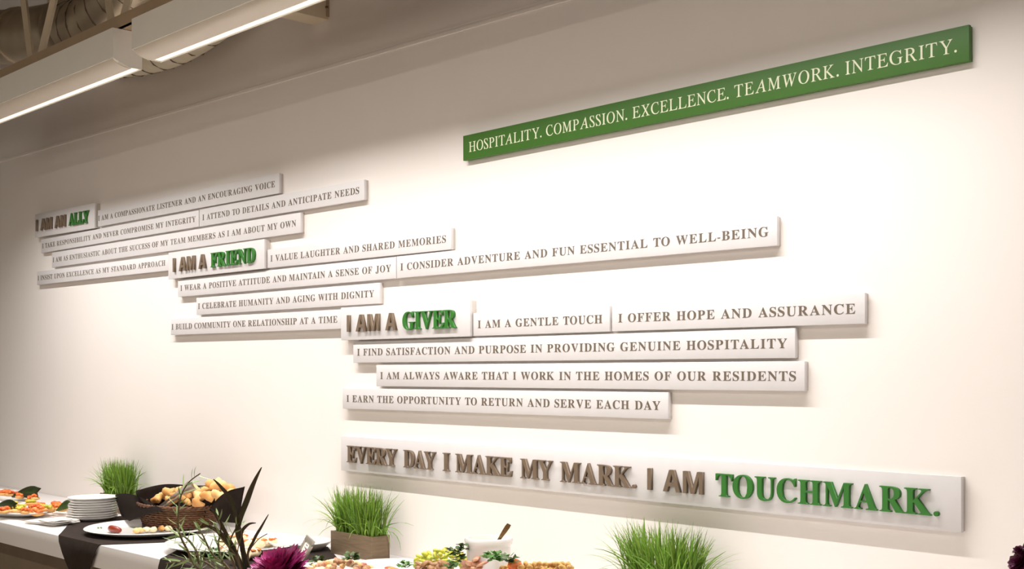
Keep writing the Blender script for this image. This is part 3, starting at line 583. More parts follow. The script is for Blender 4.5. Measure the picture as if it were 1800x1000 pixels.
# ------------------------------------------------------------------ dishes
def round_dish(name, label, cat, c, r, h, group=None, sx=1.0, sy=1.0, rot=0.0):
    """shallow dish with a raised rim; base at c"""
    prof = [(0, .004), (r * .62, .004), (r * .70, .006), (r * .96, h - .003), (r * .985, h), (r, h - .002), (r * .985, h - .006), (r * .70, 0.0), (r * .62, 0), (0, 0)]
    mb = MB().lathe(prof, c, 56, sx, sy, rot)
    o = mb.build(name, M['china'], origin=c, auto=60)
    return tag(o, label, cat, group)

# stack of plates
pc = on_z(163, 914, ZC); pc.z = ZC
ords = ['topmost', 'second from the top', 'third from the top', 'fourth from the top', 'fifth from the top', 'fourth from the bottom', 'third from the bottom', 'second from the bottom', 'bottommost']
NPL = 9
r = .107
prof = [(0, .0035), (r * .60, .0035), (r * .68, .006), (r * .97, .0185), (r, .0195), (r * 1.003, .0180), (r * .97, .0145), (r * .70, .001), (r * .62, 0), (0, 0)]
p0 = MB().lathe(prof, (0, 0, 0), 56).build('plate', M['china'], auto=60)
rnd = random.Random(4)
for k in range(NPL):
    o = p0 if k == 0 else p0.copy()
    if k: COL.objects.link(o)
    o.location = (pc.x + rnd.uniform(-.0025, .0025), pc.y + rnd.uniform(-.0025, .0025), ZC + .0104 * k + (0 if k else 0))
    tag(o, 'round white plate, %s of the stack beside the basket' % ords[NPL - 1 - k], 'plate', 'stack of round white plates')

# ------------------------------------------------------------------ cloths
def cloth(name, label, top, hang=None, th=.0022):
    """top: outline on the counter; hang: outline in front of the edge; wrinkled, with thickness"""
    t = bmesh.new()
    f = t.faces.new([t.verts.new((p[0], p[1], ZC + .0006)) for p in top])
    t.faces.ensure_lookup_table()
    if hang:
        h = [t.verts.new((p[0], p[1], p[2])) for p in hang]
        t.faces.new(h)
    bmesh.ops.remove_doubles(t, verts=t.verts, dist=.0008)
    bmesh.ops.triangulate(t, faces=t.faces)
    bmesh.ops.subdivide_edges(t, edges=t.edges, cuts=7, use_grid_fill=True)
    for v in t.verts:
        if v.co.z < ZC - .004:
            v.co.y -= .006 + .006 * (1 + noise.noise(v.co * 9)) * min(1, (ZC - v.co.z) / .05)
    bmesh.ops.recalc_face_normals(t, faces=t.faces)
    up = [f for f in t.faces if f.normal.z < -.5 or f.normal.y > .5]
    if up: bmesh.ops.reverse_faces(t, faces=up)
    bmesh.ops.solidify(t, geom=list(t.faces), thickness=-th)
    mb = MB(); mb.add(t)
    c = Vector((top[0][0], top[0][1], ZC))
    return tag(mb.build(name, M['cloth'], origin=c, auto=50), label, 'table runner')
def cz(x, y): p = on_z(x, y, ZC); return (p.x, p.y)
def edge(x):                                         # point of the counter's front edge seen at column x
    d = ray(x, 900); k = YE / d.y; return (d.x * k, YE - .0012)
e0, e1 = edge(104), edge(176)
cloth('table_runner', 'black cloth runner under the bread basket, one corner hanging over the edge',
      [e0, e1, cz(330, 952), cz(352, 930), cz(250, 905), cz(128, 914)],
      [(e0[0], e0[1], ZC + .0006), (e1[0], e1[1], ZC + .0006), (edge(156)[0], YE - .004, ZC - .155), (edge(138)[0], YE - .004, ZC - .155)])
e0, e1 = edge(283), edge(430)
cloth('table_runner', 'black cloth runner under the second platter, draped over the counter edge behind rosemary',
      [e0, e1, cz(600, 990), cz(576, 962), cz(440, 945), cz(330, 958)],
      [(e0[0], e0[1], ZC + .0006), (e1[0], e1[1], ZC + .0006), (edge(425)[0], YE - .004, ZC - .20), (edge(292)[0], YE - .004, ZC - .20)])

# folded paper napkins
nb = on_z(95, 921, ZC)
def napkin(label, c, w, d, rz, z, layers):
    mb = MB()
    for k in range(layers):
        s = 1 - .03 * k
        t = bmesh.new(); bmesh.ops.create_grid(t, x_segments=10, y_segments=10, size=.5)
        for v in t.verts:
            v.co.z = .0035 * noise.noise(Vector((v.co.x * 3, v.co.y * 3, k + z * 90))) + (.004 * max(0, v.co.x) ** 1)
            v.co.x *= w * s; v.co.y *= d * s
        bmesh.ops.solidify(t, geom=list(t.faces), thickness=-.0022)
        mb.add(t, Matrix.Translation((c[0], c[1], z + .004 * k)) @ Matrix.Rotation(rz + .06 * k, 4, 'Z'))
    return tag(mb.build('paper_napkin', M['paper'], origin=(c[0], c[1], z), auto=50), label, 'napkin', 'white folded napkins')
napkin('white folded napkin lying flat, lower one in front of the plates', (nb.x - .02, nb.y), .20, .13, .25, ZC + .004, 3)
napkin('white folded napkin on top of the other, beside the plate stack', (nb.x + .055, nb.y - .01), .12, .11, .1, ZC + .019, 2)

# ------------------------------------------------------------------ platters at the far left
def single(name, label, cat, mb, m, c, group=None, auto=60):
    return tag(mb.build(name, M[m], origin=c, auto=auto), label, cat, group)
def topped_toast(label, c, s, seed, top='red', group=None, cat='appetizer', rz=0.0):
    t = thing('topped_toast', label, cat, c, group)
    rr = random.Random(seed)
    MB().blob((c[0], c[1], c[2] + .009), (s, s * .72, .009), seed, .12, 2, rz=rz).build('toast', M['bread'], t)
    m = MB()
    for k in range(9):
        a = rr.uniform(0, 6.28); q = rr.uniform(0, .8) * s
        m.blob((c[0] + q * math.cos(a), c[1] + q * .7 * math.sin(a), c[2] + .019 + rr.uniform(0, .005)), (s * .36, s * .3, .007), seed + k, .3, 2, rz=a)
    m.build('topping', M[top], t)
    return t
pa_ = on_z(28, 905, ZC)
A1 = (pa_.x - .16, pa_.y, ZC)
round_dish('platter', 'long white oval platter of topped toasts at the far left', 'platter', A1, .20, .030, 'white serving platters', 2.0, .72)
rnd = random.Random(21)
k = 0
for (px, py, top) in ((6, 893, 'orange'), (22, 888, 'yellow'), (38, 889, 'yellow'), (30, 898, 'yellow'), (48, 896, 'red'), (62, 894, 'red'), (76, 889, 'yellow'), (72, 897, 'red'), (88, 893, 'red'), (100, 890, 'red'), (112, 891, 'red'), (12, 899, 'orange'), (96, 884, 'red'), (56, 886, 'yellow'), (16, 896, 'red'), (44, 901, 'orange'), (66, 899, 'orange'), (84, 896, 'yellow'), (54, 891, 'red'), (104, 894, 'orange'), (70, 885, 'orange'), (6, 900, 'red'), (34, 893, 'orange')):
    p = on_z(px, py + 6, ZC + .018)
    topped_toast('toast with chopped topping on the oval platter at far left', (p.x, p.y, ZC + .012 + .014 * (k % 2)), rnd.uniform(.026, .034), 40 + k, top, 'topped toasts on the far left oval platter', rz=rnd.uniform(0, 3))
    k += 1
pb_ = on_z(18, 886, ZC)
A2 = (pb_.x - .12, min(pb_.y + .02, 2.52), ZC)
round_dish('platter', 'white oval platter against the wall at far left, behind the other', 'platter', A2, .15, .045, 'white serving platters', 2.2, .70)
for i, (px, py) in enumerate(((4, 872), (16, 871), (28, 872), (40, 873), (52, 875), (62, 876), (12, 877), (34, 878), (50, 879))):
    p = on_y(px, py, A2[1] + rnd.uniform(-.05, .02))
    topped_toast('red topped toast on the rear platter at far left', (p.x, p.y, ZC + .030 + .012 * (i % 2)), rnd.uniform(.026, .032), 70 + i, 'red', 'red topped toasts on the rear platter')
def leaf_cone(label, base, tip, w, seed):
    base, tip = Vector(base), Vector(tip); d = tip - base
    mb = MB(); n = 7; pts = [base + d * (i / n) + Vector((0, 0, .012 * math.sin(i / n * 3.1))) for i in range(n + 1)]
    wd = [w * (.25 + 1.0 * math.sin(min(1, i / n * 1.1) * 2.4)) for i in range(n + 1)]
    mb.ribbon(pts, wd, (0, .3, 1), cup=.5)
    bmesh.ops.solidify(mb.bm, geom=list(mb.bm.faces), thickness=.0012)
    return tag(mb.build('garnish_leaf', M['leaf_dark'], origin=base), label, 'garnish', 'dark green leaves garnishing the left platters')
l0 = on_y(20, 872, A2[1] - .02); l1 = on_y(66, 866, A2[1] - .02)
leaf_cone('dark green leaf standing over red toasts on the rear platter', l0, l1, .026, 1)
l0 = on_y(98, 897, A1[1] - .0); l1 = on_y(119, 887, A1[1] - .0)
leaf_cone('dark green leaf at the right tip of the oval platter', l0, l1, .017, 2)
l0 = on_y(-6, 888, A1[1] - .06); l1 = on_y(26, 890, A1[1] - .06)
leaf_cone('dark green leaf at the left image edge on the oval platter', l0, l1, .016, 3)

# ------------------------------------------------------------------ bread basket on its round platter
P2 = on_z(262, 935, ZC + .003); P2 = (P2.x, P2.y + .005, ZC + .0032)
round_dish('platter', 'round white platter on black cloth, under the bread basket', 'platter', P2, .255, .024, 'white serving platters')
bc = on_z(314, 921, ZC + .016); bc = Vector((bc.x, bc.y, ZC + .0125))
bk = thing('bread_basket', 'oval brown wicker basket lined with black cloth and heaped with bread', 'basket', bc)
BA, BB, BH = .215, .145, .088
w = MB()
NS = 34
for layer in range(9):                                  # woven strands
    z = .006 + layer * .0092; g = 1 + .16 * (layer / 8)
    pts = []
    for i in range(NS * 2 + 1):
        a = 2 * math.pi * i / (NS * 2); off = .0035 * (1 if (i + layer) % 2 else -1)
        pts.append((bc.x + (BA * .86 * g + off) * math.cos(a), bc.y + (BB * .86 * g + off) * math.sin(a), bc.z + z))
    w.tube(pts, .0048, seg=6, cap=False)
tag(w.build('wicker_side', M['wicker'], bk), kind=None)
s = MB()
for i in range(NS):
    a = 2 * math.pi * i / NS
    s.tube([(bc.x + BA * .86 * math.cos(a), bc.y + BB * .86 * math.sin(a), bc.z + .003), (bc.x + BA * 1.0 * math.cos(a), bc.y + BB * 1.0 * math.sin(a), bc.z + BH)], .003, seg=5)
s.build('stakes', M['wicker'], bk)
MB().lathe([(0, .002), (.98, .002), (1.0, .006), (.98, .010), (0, .008)], (bc.x, bc.y, bc.z), 40, BA * .86, BB * .86).build('base', M['wicker'], bk)
rim = MB()
for st in (0, 1):
    pts = []
    for i in range(121):
        a = 2 * math.pi * i / 120; tw = a * 22 + st * math.pi
        rr = 1.01 + .02 * math.cos(tw)
        pts.append((bc.x + BA * rr * math.cos(a), bc.y + BB * rr * math.sin(a), bc.z + BH + .004 * math.sin(tw)))
    rim.tube(pts, .0052, seg=6, cap=False)
rim.build('braided_rim', M['wicker'], bk)
# cloth liner: an open sheet following the inside, standing up behind, folding over at the two near corners
ln = bmesh.new()
NA = 72; rows = []
def liner_top(a):
    # a = 0 right end, pi/2 rear, pi left end, 3pi/2 front
    s_, c_ = math.sin(a), math.cos(a)
    rear = max(0, math.cos(a - .72 * math.pi)); side = max(0, math.cos(a - .22 * math.pi))
    left = max(0, math.cos(a - 1.2 * math.pi))
    return BH + .004 + .060 * rear ** 1.6 + .075 * side ** 3 + .045 * left ** 3 + .004 * math.sin(5 * a)
for j in range(8):
    row = []
    f = j / 7
    for i in range(NA):
        a = 2 * math.pi * i / NA
        zt = liner_top(a)
        z = .02 + (zt - .02) * f
        g = .80 + .17 * min(1, z / BH) + max(0, z - BH) * 1.6 + .012 * math.sin(9 * a + 3 * f)
        y = bc.y + BB * g * math.sin(a)
        row.append(ln.verts.new((bc.x + BA * g * math.cos(a), min(y, WALL - .02), bc.z + z)))
    rows.append(row)
for r0, r1 in zip(rows, rows[1:]):
    for i in range(NA): ln.faces.new((r0[i], r0[(i + 1) % NA], r1[(i + 1) % NA], r1[i]))
bmesh.ops.solidify(ln, geom=list(ln.faces), thickness=.002)
lm = MB(); lm.add(ln)
lo = lm.build('cloth_liner', M['cloth'], bk)
def flap(corner_a, spread, tipdx, tipdy, tipdz, over=.02, lift=0.0, push=0.0):
    """cloth corner folded outward over the rim"""
    t = bmesh.new(); N_ = 10; Mm = 9; grid = []
    for j in range(Mm + 1):
        f = j / Mm; row = []
        for i in range(N_ + 1):
            u = (i / N_ - .5) * 2
            a = corner_a + u * spread * (1 - .93 * f)
            rx = 1.03 + push * (1 - abs(u) ** 2) + .10 * math.sin(f * math.pi * .55)
            top = BH + .016 + (.006 + lift) * (1 - abs(u))
            x = bc.x + BA * rx * math.cos(a) + tipdx * f; y = bc.y + BB * rx * math.sin(a) + tipdy * f
            z = bc.z + top + over * math.sin(math.pi * min(1, f * 1.6)) * .4 + tipdz * f ** 1.1 + .004 * noise.noise(Vector((u * 2, f * 3, corner_a)))
            row.append(t.verts.new((x, y, z)))
        grid.append(row)
    for r0, r1 in zip(grid, grid[1:]):
        for i in range(N_): t.faces.new((r0[i], r0[i + 1], r1[i + 1], r1[i]))
    bmesh.ops.solidify(t, geom=list(t.faces), thickness=.002)
    m = MB(); m.add(t); m.build('cloth_corner', M['cloth'], bk)
def cloth_corner(top0, top1, bot0, bot1, bulge, seed):
    # cloth corner folded out over the rim: an upper edge on the rim falling to a lower edge or tip
    t = bmesh.new(); N_ = 14; grid = []
    top0, top1, bot0, bot1 = map(Vector, (top0, top1, bot0, bot1))
    bot0.z = max(bot0.z, ZC + .034); bot1.z = max(bot1.z, ZC + .034)
    for j in range(N_ + 1):
        f = j / N_; row = []
        for i in range(N_ + 1):
            u = i / N_
            p = (top0 * (1 - u) + top1 * u) * (1 - f) + (bot0 * (1 - u) + bot1 * u) * f
            b = math.sin(math.pi * min(1, f * .9 + .08)) * math.sin(math.pi * (.15 + .7 * u))
            p = p - FWD * (bulge * b + .006 * noise.noise(Vector((u * 2.5, f * 2.5, seed)))) + Vector((0, 0, .010 * b + .034 * math.sin(math.pi * u) ** .8 * (1 - u) ** .5 * (1 - f)))
            row.append(t.verts.new(p))
        grid.append(row)
    for r0, r1 in zip(grid, grid[1:]):
        for i in range(N_): t.faces.new((r0[i], r0[i + 1], r1[i + 1], r1[i]))
    bmesh.ops.solidify(t, geom=list(t.faces), thickness=.002)
    m = MB(); m.add(t); m.build('cloth_corner', M['cloth'], bk)
cloth_corner(on_y(202, 871, bc.y - .035), on_y(291, 897, bc.y - BB - .012), on_y(214, 932, bc.y - .13), on_y(228, 936, bc.y - .17), .02, 3)
cloth_corner(on_y(368, 897, bc.y - BB * .85 - .012), on_y(431, 855, bc.y + .03), on_y(392, 918, bc.y - .09), on_y(421, 920, bc.y - .02), .02, 8)

# bread in the basket
rnd = random.Random(9)
def bread_wedge(label, c, L, W, H, rz, tx, ty, seed, m, name='flatbread_wedge'):
    t = bmesh.new(); N_ = 9
    top = []; bot = []
    bm_ = t
    # puffed triangular wedge with rounded corners
    prof = []
    for k in range(18):
        a = 2 * math.pi * k / 18
        rr = 1 / (1 + .32 * math.cos(3 * a)) ; prof.append((L * rr * math.cos(a) * .62, W * rr * math.sin(a) * .62))
    rings = []
    for lv, (sc, z) in enumerate(((0, -.45), (.7, -.42), (.96, -.25), (1.0, 0), (.93, .30), (.62, .5), (0, .56))):
        if sc == 0: rings.append([t.verts.new((0, 0, z * H))]); continue
        rings.append([t.verts.new((x * sc, y * sc, z * H + H * .25 * noise.noise(Vector((x * 40 + seed, y * 40, lv * .5))))) for x, y in prof])
    for a_, b_ in zip(rings, rings[1:]):
        n_ = max(len(a_), len(b_))
        for q in range(n_):
            if len(a_) == 1: t.faces.new((a_[0], b_[q], b_[(q + 1) % n_]))
            elif len(b_) == 1: t.faces.new((a_[q], a_[(q + 1) % n_], b_[0]))
            else: t.faces.new((a_[q], a_[(q + 1) % n_], b_[(q + 1) % n_], b_[q]))
    mb = MB(); mb.add(t, Matrix.Translation(c) @ Matrix.Rotation(rz, 4, 'Z') @ Matrix.Rotation(tx, 4, 'X') @ Matrix.Rotation(ty, 4, 'Y'))
    return tag(mb.build(name, M[m], origin=c, auto=70), label, 'bread', 'golden bread wedges in the basket')
LB = 'golden bread wedge heaped in the cloth-lined basket'
def bw(px, py, dy, s, m, k):
    p = on_y(px, py, bc.y + dy)
    bread_wedge(LB, p, s, s * rnd.uniform(.75, 1.0), s * rnd.uniform(.55, .8), rnd.uniform(0, 6), rnd.uniform(-.6, .6), rnd.uniform(-.6, .6), k, m)
for k, (px, py, dy, s, m) in enumerate((
    (276, 877, .00, .040, 'bread'), (298, 866, .04, .042, 'bread'), (318, 862, .03, .046, 'bread_pale'), (343, 862, .02, .048, 'bread_pale'), (350, 874, -.01, .044, 'bread_pale'),
    (372, 853, .03, .044, 'bread'), (384, 851, .04, .048, 'bread_pale'), (398, 858, .03, .042, 'bread'), (366, 872, -.02, .050, 'bread'), (384, 872, -.02, .046, 'bread_pale'),
    (408, 866, .01, .040, 'bread_pale'), (300, 880, -.02, .038, 'bread'), (326, 880, -.03, .040, 'bread'), (265, 884, .0, .030, 'bread'), (346, 884, -.05, .036, 'bread'), (404, 876, -.01, .036, 'bread'),
    (285, 872, .03, .036, 'bread_pale'), (310, 872, .0, .04, 'bread'), (332, 872, .0, .04, 'bread'), (360, 862, .04, .042, 'bread'))):
    bw(px, py, dy, s, m, k)

# tongs lying across the bread
tg0 = on_y(280, 893, bc.y - .10); tg1 = on_y(338, 853, bc.y - .02)
tn = thing('serving_tongs', 'polished steel serving tongs laid across the bread in the basket', 'tongs', tg0)
d = (tg1 - tg0); sd = d.cross(Vector((0, 0, 1))).normalized()
for s_, nm in ((-1, 'arm'), (1, 'arm')):
    m = MB(); pts = []; wd = []
    for i in range(9):
        f = i / 8
        pts.append(tg0 + d * f + sd * s_ * (.004 + .016 * math.sin(f * 2.4)) + Vector((0, 0, .004 * s_))); wd.append(.005 + (.012 * max(0, (f - .55) / .45) ** .8))
    m.ribbon(pts, wd, Vector((.25 * s_, -.25, 1)), cup=.25)
    bmesh.ops.solidify(m.bm, geom=list(m.bm.faces), thickness=.0014)
    m.build(nm, M['metal'], tn, auto=40)
MB().tube([tg0 - sd * .009 - d * .02, tg0 + sd * .009 - d * .02], .0085, seg=12).build('spring_joint', M['metal'], tn, auto=40)

# on the round platter in front of the basket
pz = P2[2] + .006
p = on_z(199, 931, pz + .012)
single('sausage', 'dark red cooked sausage on the platter at the basket corner', 'sausage', MB().tube(smooth_path([Vector((p.x - .045, p.y + .012, pz + .012)), Vector((p.x - .025, p.y + .004, pz + .014)), Vector((p.x, p.y, pz + .015)), Vector((p.x + .03, p.y + .002, pz + .014)), Vector((p.x + .05, p.y + .008, pz + .012))], 5), [.004, .008, .011, .0125, .0135, .0138, .0138, .014, .014, .014, .014, .014, .014, .0138, .0135, .013, .0125, .0115, .010, .008, .004], seg=14), 'sausage', (p.x, p.y, pz))
def herb(label, c, n, spread, L, seed, m='leaf', group=None, hmax=.03, name='herb_sprig'):
    rr = random.Random(seed); t = thing(name, label, 'garnish', c, group)
    lf = MB(); st = MB()
    for i in range(n):
        a = rr.uniform(0, 6.28); q = rr.uniform(0, spread)
        b = Vector((c[0] + q * math.cos(a), c[1] + q * math.sin(a), c[2] + rr.uniform(.002, hmax)))
        dr = Vector((math.cos(a + rr.gauss(0, .6)), math.sin(a + rr.gauss(0, .6)), rr.uniform(-.1, .9))).normalized()
        pts = [b + dr * (L * f) + Vector((0, 0, -.25 * L * f * f)) for f in (0, .3, .6, 1)]
        lf.ribbon(pts, [L * .06, L * .34, L * .30, L * .03], (-dr.y, dr.x, rr.gauss(0, .4)), cup=.3)
        if i % 3 == 0: st.tube([Vector(c) + Vector((0, 0, .002)), b], .0008, seg=4)
    lf.build('leaves', M[m], t); st.build('stems', M['leaf_dark'], t)
    return t
p = on_z(170, 931, pz); herb('small green garnish beside the red sausage', (p.x, p.y, pz), 16, .018, .012, 31, hmax=.012)
BP = 'cream bread piece on the platter in front of the basket'
for k, (px, py, m) in enumerate(((247, 932, 'bread_pale'), (258, 931, 'cream'), (270, 931, 'cream'), (284, 929, 'bread'), (296, 929, 'cream'), (240, 933, 'bread_pale'))):
    p = on_z(px, py, pz + .01)
    single('bread_piece', BP, 'bread', MB().blob((p.x, p.y, pz + .011), (.016, .013, .011), k, .3, 2, rz=k), m, (p.x, p.y, pz), 'bread pieces on the basket platter')

# ------------------------------------------------------------------ second round platter
P3 = on_z(415, 964, ZC + .003); P3 = (P3.x, P3.y, ZC + .0032)
round_dish('platter', 'round white platter of orange topped rounds behind the magenta flower', 'platter', P3, .255, .028, 'white serving platters')
pz = P3[2] + .006
def topped_round(label, c, r_, seed):
    t = thing('topped_round', label, 'appetizer', c, 'cream rounds with orange topping')
    MB().blob((c[0], c[1], c[2] + r_ * .55), (r_, r_, r_ * .55), seed, .14, 3).build('round', M['cream'], t)
    m = MB(); rr = random.Random(seed)
    for k in range(14):
        a = rr.uniform(0, 6.28); q = r_ * math.sqrt(rr.random()) * .8
        m.blob((c[0] + q * math.cos(a), c[1] + q * math.sin(a), c[2] + r_ * 1.02 - .25 * q), (r_ * .34, r_ * .26, r_ * .11), seed + k, .4, 2, rz=a)
    m.build('topping', M['orange'], t)
for k, (px, py, r_, lab) in enumerate(((398, 950, .034, 'cream round with orange topping, leftmost on the platter behind the flower'), (420, 942, .034, 'cream round with orange topping, rear middle on the platter behind the flower'),
     (447, 950, .042, 'cream round with orange topping, largest, at the rear right of its platter'), (421, 974, .036, 'cream round with orange topping, front one beside the dark stem'), (440, 966, .036, 'cream round with orange topping, nearest the magenta petals'), (470, 948, .036, 'cream round with orange topping, far right beyond the thin dark leaf'), (402, 962, .030, 'cream round with orange topping, beside the green salad tufts'))):
    p = on_z(px, py, pz + r_ * .8); topped_round(lab, (p.x, p.y, pz), r_, 11 * k + 2)
for k, (px, py) in enumerate(((362, 972), (372, 967), (384, 970), (376, 976))):
    p = on_z(px, py, pz + .01); herb('chopped green salad tuft on the left of the second platter', (p.x, p.y, pz), 14, .02, .016, 50 + k, group='salad tufts on the second platter', hmax=.018, name='salad_tuft')
# small white dish leaning out beyond the flower
p = on_z(494, 967, ZC + .004)
round_dish('side_plate', 'white dish between the orange topped rounds and the silver frame', 'plate', (p.x + .02, min(p.y + .07, 2.52), ZC + .0032), .115, .032)

# ------------------------------------------------------------------ small silver card frame
fb = on_z(524, 986, ZC + .003)
fr = thing('card_frame', 'small tilted silver frame holding a white card, left of the planter', 'card frame', (fb.x, fb.y, ZC + .003))
FW, FH, FT = .068, .086, .010
mx = Matrix.Translation((fb.x, fb.y, ZC + .006)) @ Matrix.Rotation(math.radians(-8), 4, 'Z') @ Matrix.Rotation(math.radians(-24), 4, 'X') @ Matrix.Rotation(math.radians(14), 4, 'Y')
def fbox(mb, x0, x1, y0, y1, z0, z1, bev=.0015):
    t = MB().box(x0, x1, y0, y1, z0, z1, bevel=bev).bm; mb.add(t, mx)
f_ = MB(); bw_ = .012
fbox(f_, -FW / 2, FW / 2, 0, FT, 0, bw_); fbox(f_, -FW / 2, FW / 2, 0, FT, FH - bw_ * 1.5, FH)
fbox(f_, -FW / 2, -FW / 2 + bw_, 0, FT, bw_, FH - bw_ * 1.5); fbox(f_, FW / 2 - bw_, FW / 2, 0, FT, bw_, FH - bw_ * 1.5)
f_.build('frame', M['silver'], fr, auto=40)
c_ = MB(); fbox(c_, -FW / 2 + bw_, FW / 2 - bw_, .004, .007, bw_, FH - bw_ * 1.5, .0002); cd = c_.build('card', M['card'], fr, auto=40)
i_ = MB()
for zz, wds in ((.058, (-.009, .006)), (.048, (-.011, .009)), (.046, (-.004, .010)), (.036, (-.008, .008)), (.027, (-.006, .004))):
    pts = [mx @ Vector((wds[0] + (wds[1] - wds[0]) * f / 12, .0036, zz + .0022 * math.sin(f * 1.9))) for f in range(13)]
    i_.tube(pts, .0006, seg=4)
i_.build('handwriting', M['ink'], cd)
e_ = MB(); fbox(e_, -.012, .012, FT, FT + .004, .004, FH * .7); e_.build('easel_back', M['black_gloss'], fr, auto=40)

# ------------------------------------------------------------------ food at the lower middle
rnd = random.Random(77)
p = on_z(600, 1012, ZC); P4 = (p.x, min(p.y, 2.42), ZC + .003)
round_dish('platter', 'white platter of chunky pink salad in front of the planter box', 'platter', P4, .15, .022, 'white serving platters', 1.15, .8)
for k in range(60):
    a = rnd.uniform(0, 6.28); q = math.sqrt(rnd.random())
    zz = .012 + .034 * (1 - q) + rnd.uniform(0, .006)
    c = (P4[0] + q * .14 * math.cos(a), P4[1] + q * .095 * math.sin(a), P4[2] + zz)
    single('salad_chunk', 'pink and tan chunk of the salad heaped before the planter', 'salad chunk', MB().blob(c, (rnd.uniform(.010, .016), rnd.uniform(.009, .013), rnd.uniform(.008, .011)), k + 5, .35, 2, rz=a), ('tan', 'cream', 'meat', 'bread_pale')[k % 4], c, 'chunks of the pink salad')
for (px, py, lab, n) in ((554, 990, 'green herb sprig at the left end of the pink salad', 20), (617, 984, 'green herb sprig standing on the pink salad before the planter', 30)):
    c = on_y(px, py, P4[1] - .01); herb(lab, c, n, .018, .022, n, 'leaf_dark', hmax=.02)

# long white platter with the antipasti
c0 = on_z(835, 1016, ZC)
P5 = (c0.x, min(c0.y, 2.40), ZC + .0005)
round_dish('platter', 'long white oval platter of mixed antipasti under the ramekin', 'platter', P5, .19, .036, 'white serving platters', 1.85, 1.0)
pz = ZC + .018
def heap(pix, Yc, jit, size, m, name, label, cat, group, seed, n=1, lift=0.0):
    rr = random.Random(seed)
    for i, (px, py) in enumerate(pix):
        c = on_y(px, py, Yc + rr.uniform(-jit, jit)); c.z = max(c.z, ZC + .02)
        single(name, label, cat, MB().blob(c, tuple(s * rr.uniform(.8, 1.2) for s in size), seed + i, .28, 2, rz=rr.uniform(0, 3), tilt=(rr.uniform(-.7, .7), rr.uniform(-.6, .6))), m, c, group)
YB = P5[1]
def fill(x0, x1, topf, base, step, rowstep, rr):
    out = []; y = base
    while True:
        row = [(x + rr.uniform(-2, 2), y + rr.uniform(-1.5, 1.5)) for x in range(int(x0), int(x1), step) if y >= topf(x)]
        if not row: break
        out += row; y -= rowstep
    return out
rr = random.Random(5)
heap(fill(730, 824, lambda x: 964 + ((x - 782) / 48) ** 2 * 16, 992, 9, 6, rr), YB + .04, .03, (.015, .008, .007), 'yellow', 'pickled_pepper', 'yellow green pickled pepper in the pile left of the ramekin', 'pepper', 'yellow green peppers left of the ramekin', 3)
heap(fill(735, 800, lambda x: 985 + abs(x - 765) * .12, 1006, 11, 8, rr), YB - .05, .02, (.018, .012, .007), 'tan', 'meat_slice', 'tan folded meat slice in front of the peppers', 'meat', 'tan meat slices before the peppers', 17)
heap(fill(818, 852, lambda x: 981 + abs(x - 835) * .2, 1006, 10, 8, rr), YB - .06, .02, (.021, .015, .006), 'meat', 'ham_fold', 'reddish folded ham in front of the ramekin', 'ham', 'reddish ham folds before the ramekin', 29)
heap(fill(884, 1006, lambda x: 987 + abs(x - 958) * .13, 1010, 8, 6, rr), YB - .03, .03, (.011, .008, .007), 'crumb', 'crusted_nugget', 'golden crusted nugget in the heap right of the ramekin', 'nugget', 'golden nuggets right of the ramekin', 41)
for (px, py, lab, n, sp) in ((803, 975, 'dark green herb sprig between the peppers and the ramekin', 30, .022), (815, 966, 'upright herb sprig leaning on the left of the ramekin', 12, .008), (872, 984, 'wide green herb sprig in front of the ramekin', 46, .030),
     (808, 985, 'small herb leaf tuft on the tan meat', 12, .01), (790, 999, 'green herb tuft on the meat at the bottom of the picture', 16, .012), (712, 999, 'green herb tuft at the left tip of the antipasti platter', 18, .014), (895, 990, 'dark herb sprig beside the tomato slice', 20, .016)):
    c = on_y(px, py, YB - .08); herb(lab, c, n, sp, .021, n + px, 'leaf_dark' if n in (30, 12, 20) else 'leaf', hmax=.02)
c = on_y(905, 994, YB - .06)
ts = thing('tomato_slice', 'red tomato slice leaning beside the ramekin', 'tomato', c)
m3 = Matrix.Translation(c) @ Matrix.Rotation(.5, 4, 'Z') @ Matrix.Rotation(1.0, 4, 'X') @ Matrix.Rotation(.3, 4, 'Y')
t = MB().lathe([(0, -.003), (.019, -.003), (.0205, 0), (.019, .003), (0, .003)], (0, 0, 0), 24).bm
m_ = MB(); m_.add(t, m3); m_.build('skin', M['red'], ts, auto=50)
t = MB().lathe([(0, .0031), (.015, .0031), (.015, .0036), (0, .0036)], (0, 0, 0), 24).bm
m_ = MB(); m_.add(t, m3); m_.build('flesh', M['orange'], ts, auto=50)
for px, lab in ((690, 'red pepper strip at the left tip of the antipasti platter'),):
    c = on_y(px, 1000, YB - .05); single('pepper_strip', lab, 'pepper', MB().tube(smooth_path([c + Vector((-.03, 0, 0)), c + Vector((0, -.01, .006)), c + Vector((.03, 0, 0))], 5), .008, seg=8, flat=.5), 'red', c)

# ramekin and spoon
top = on_y(859, 944, YB + .0)
rc = Vector((top.x, top.y, ZC + .012)); RH = top.z - rc.z; RR = .0655
rk = tag(MB().lathe([(0, .006), (RR * .86, .006), (RR * .88, .012), (RR * .90, RH - .004), (RR * .93, RH), (RR * 1.05, RH - .001), (RR * 1.085, RH - .008), (RR * 1.05, RH - .018), (RR * .985, RH - .021), (RR * .975, RH - .026), (RR * .97, .006), (RR * .92, 0), (0, 0)], rc, 64).build('ramekin', M['china'], origin=rc, auto=50),
         'white ceramic ramekin with a spoon standing in it', 'ramekin')
MB().lathe([(0, RH - .045), (RR * .89, RH - .045), (RR * .89, RH - .05), (0, RH - .05)], (0, 0, 0), 40).build('dressing', M['cream'], rk)
for ch in rk.children:
    ch.matrix_parent_inverse = Matrix.Identity(4)
s0 = on_y(874, 953, YB - .01); s1 = on_y(895, 921, YB + .0)
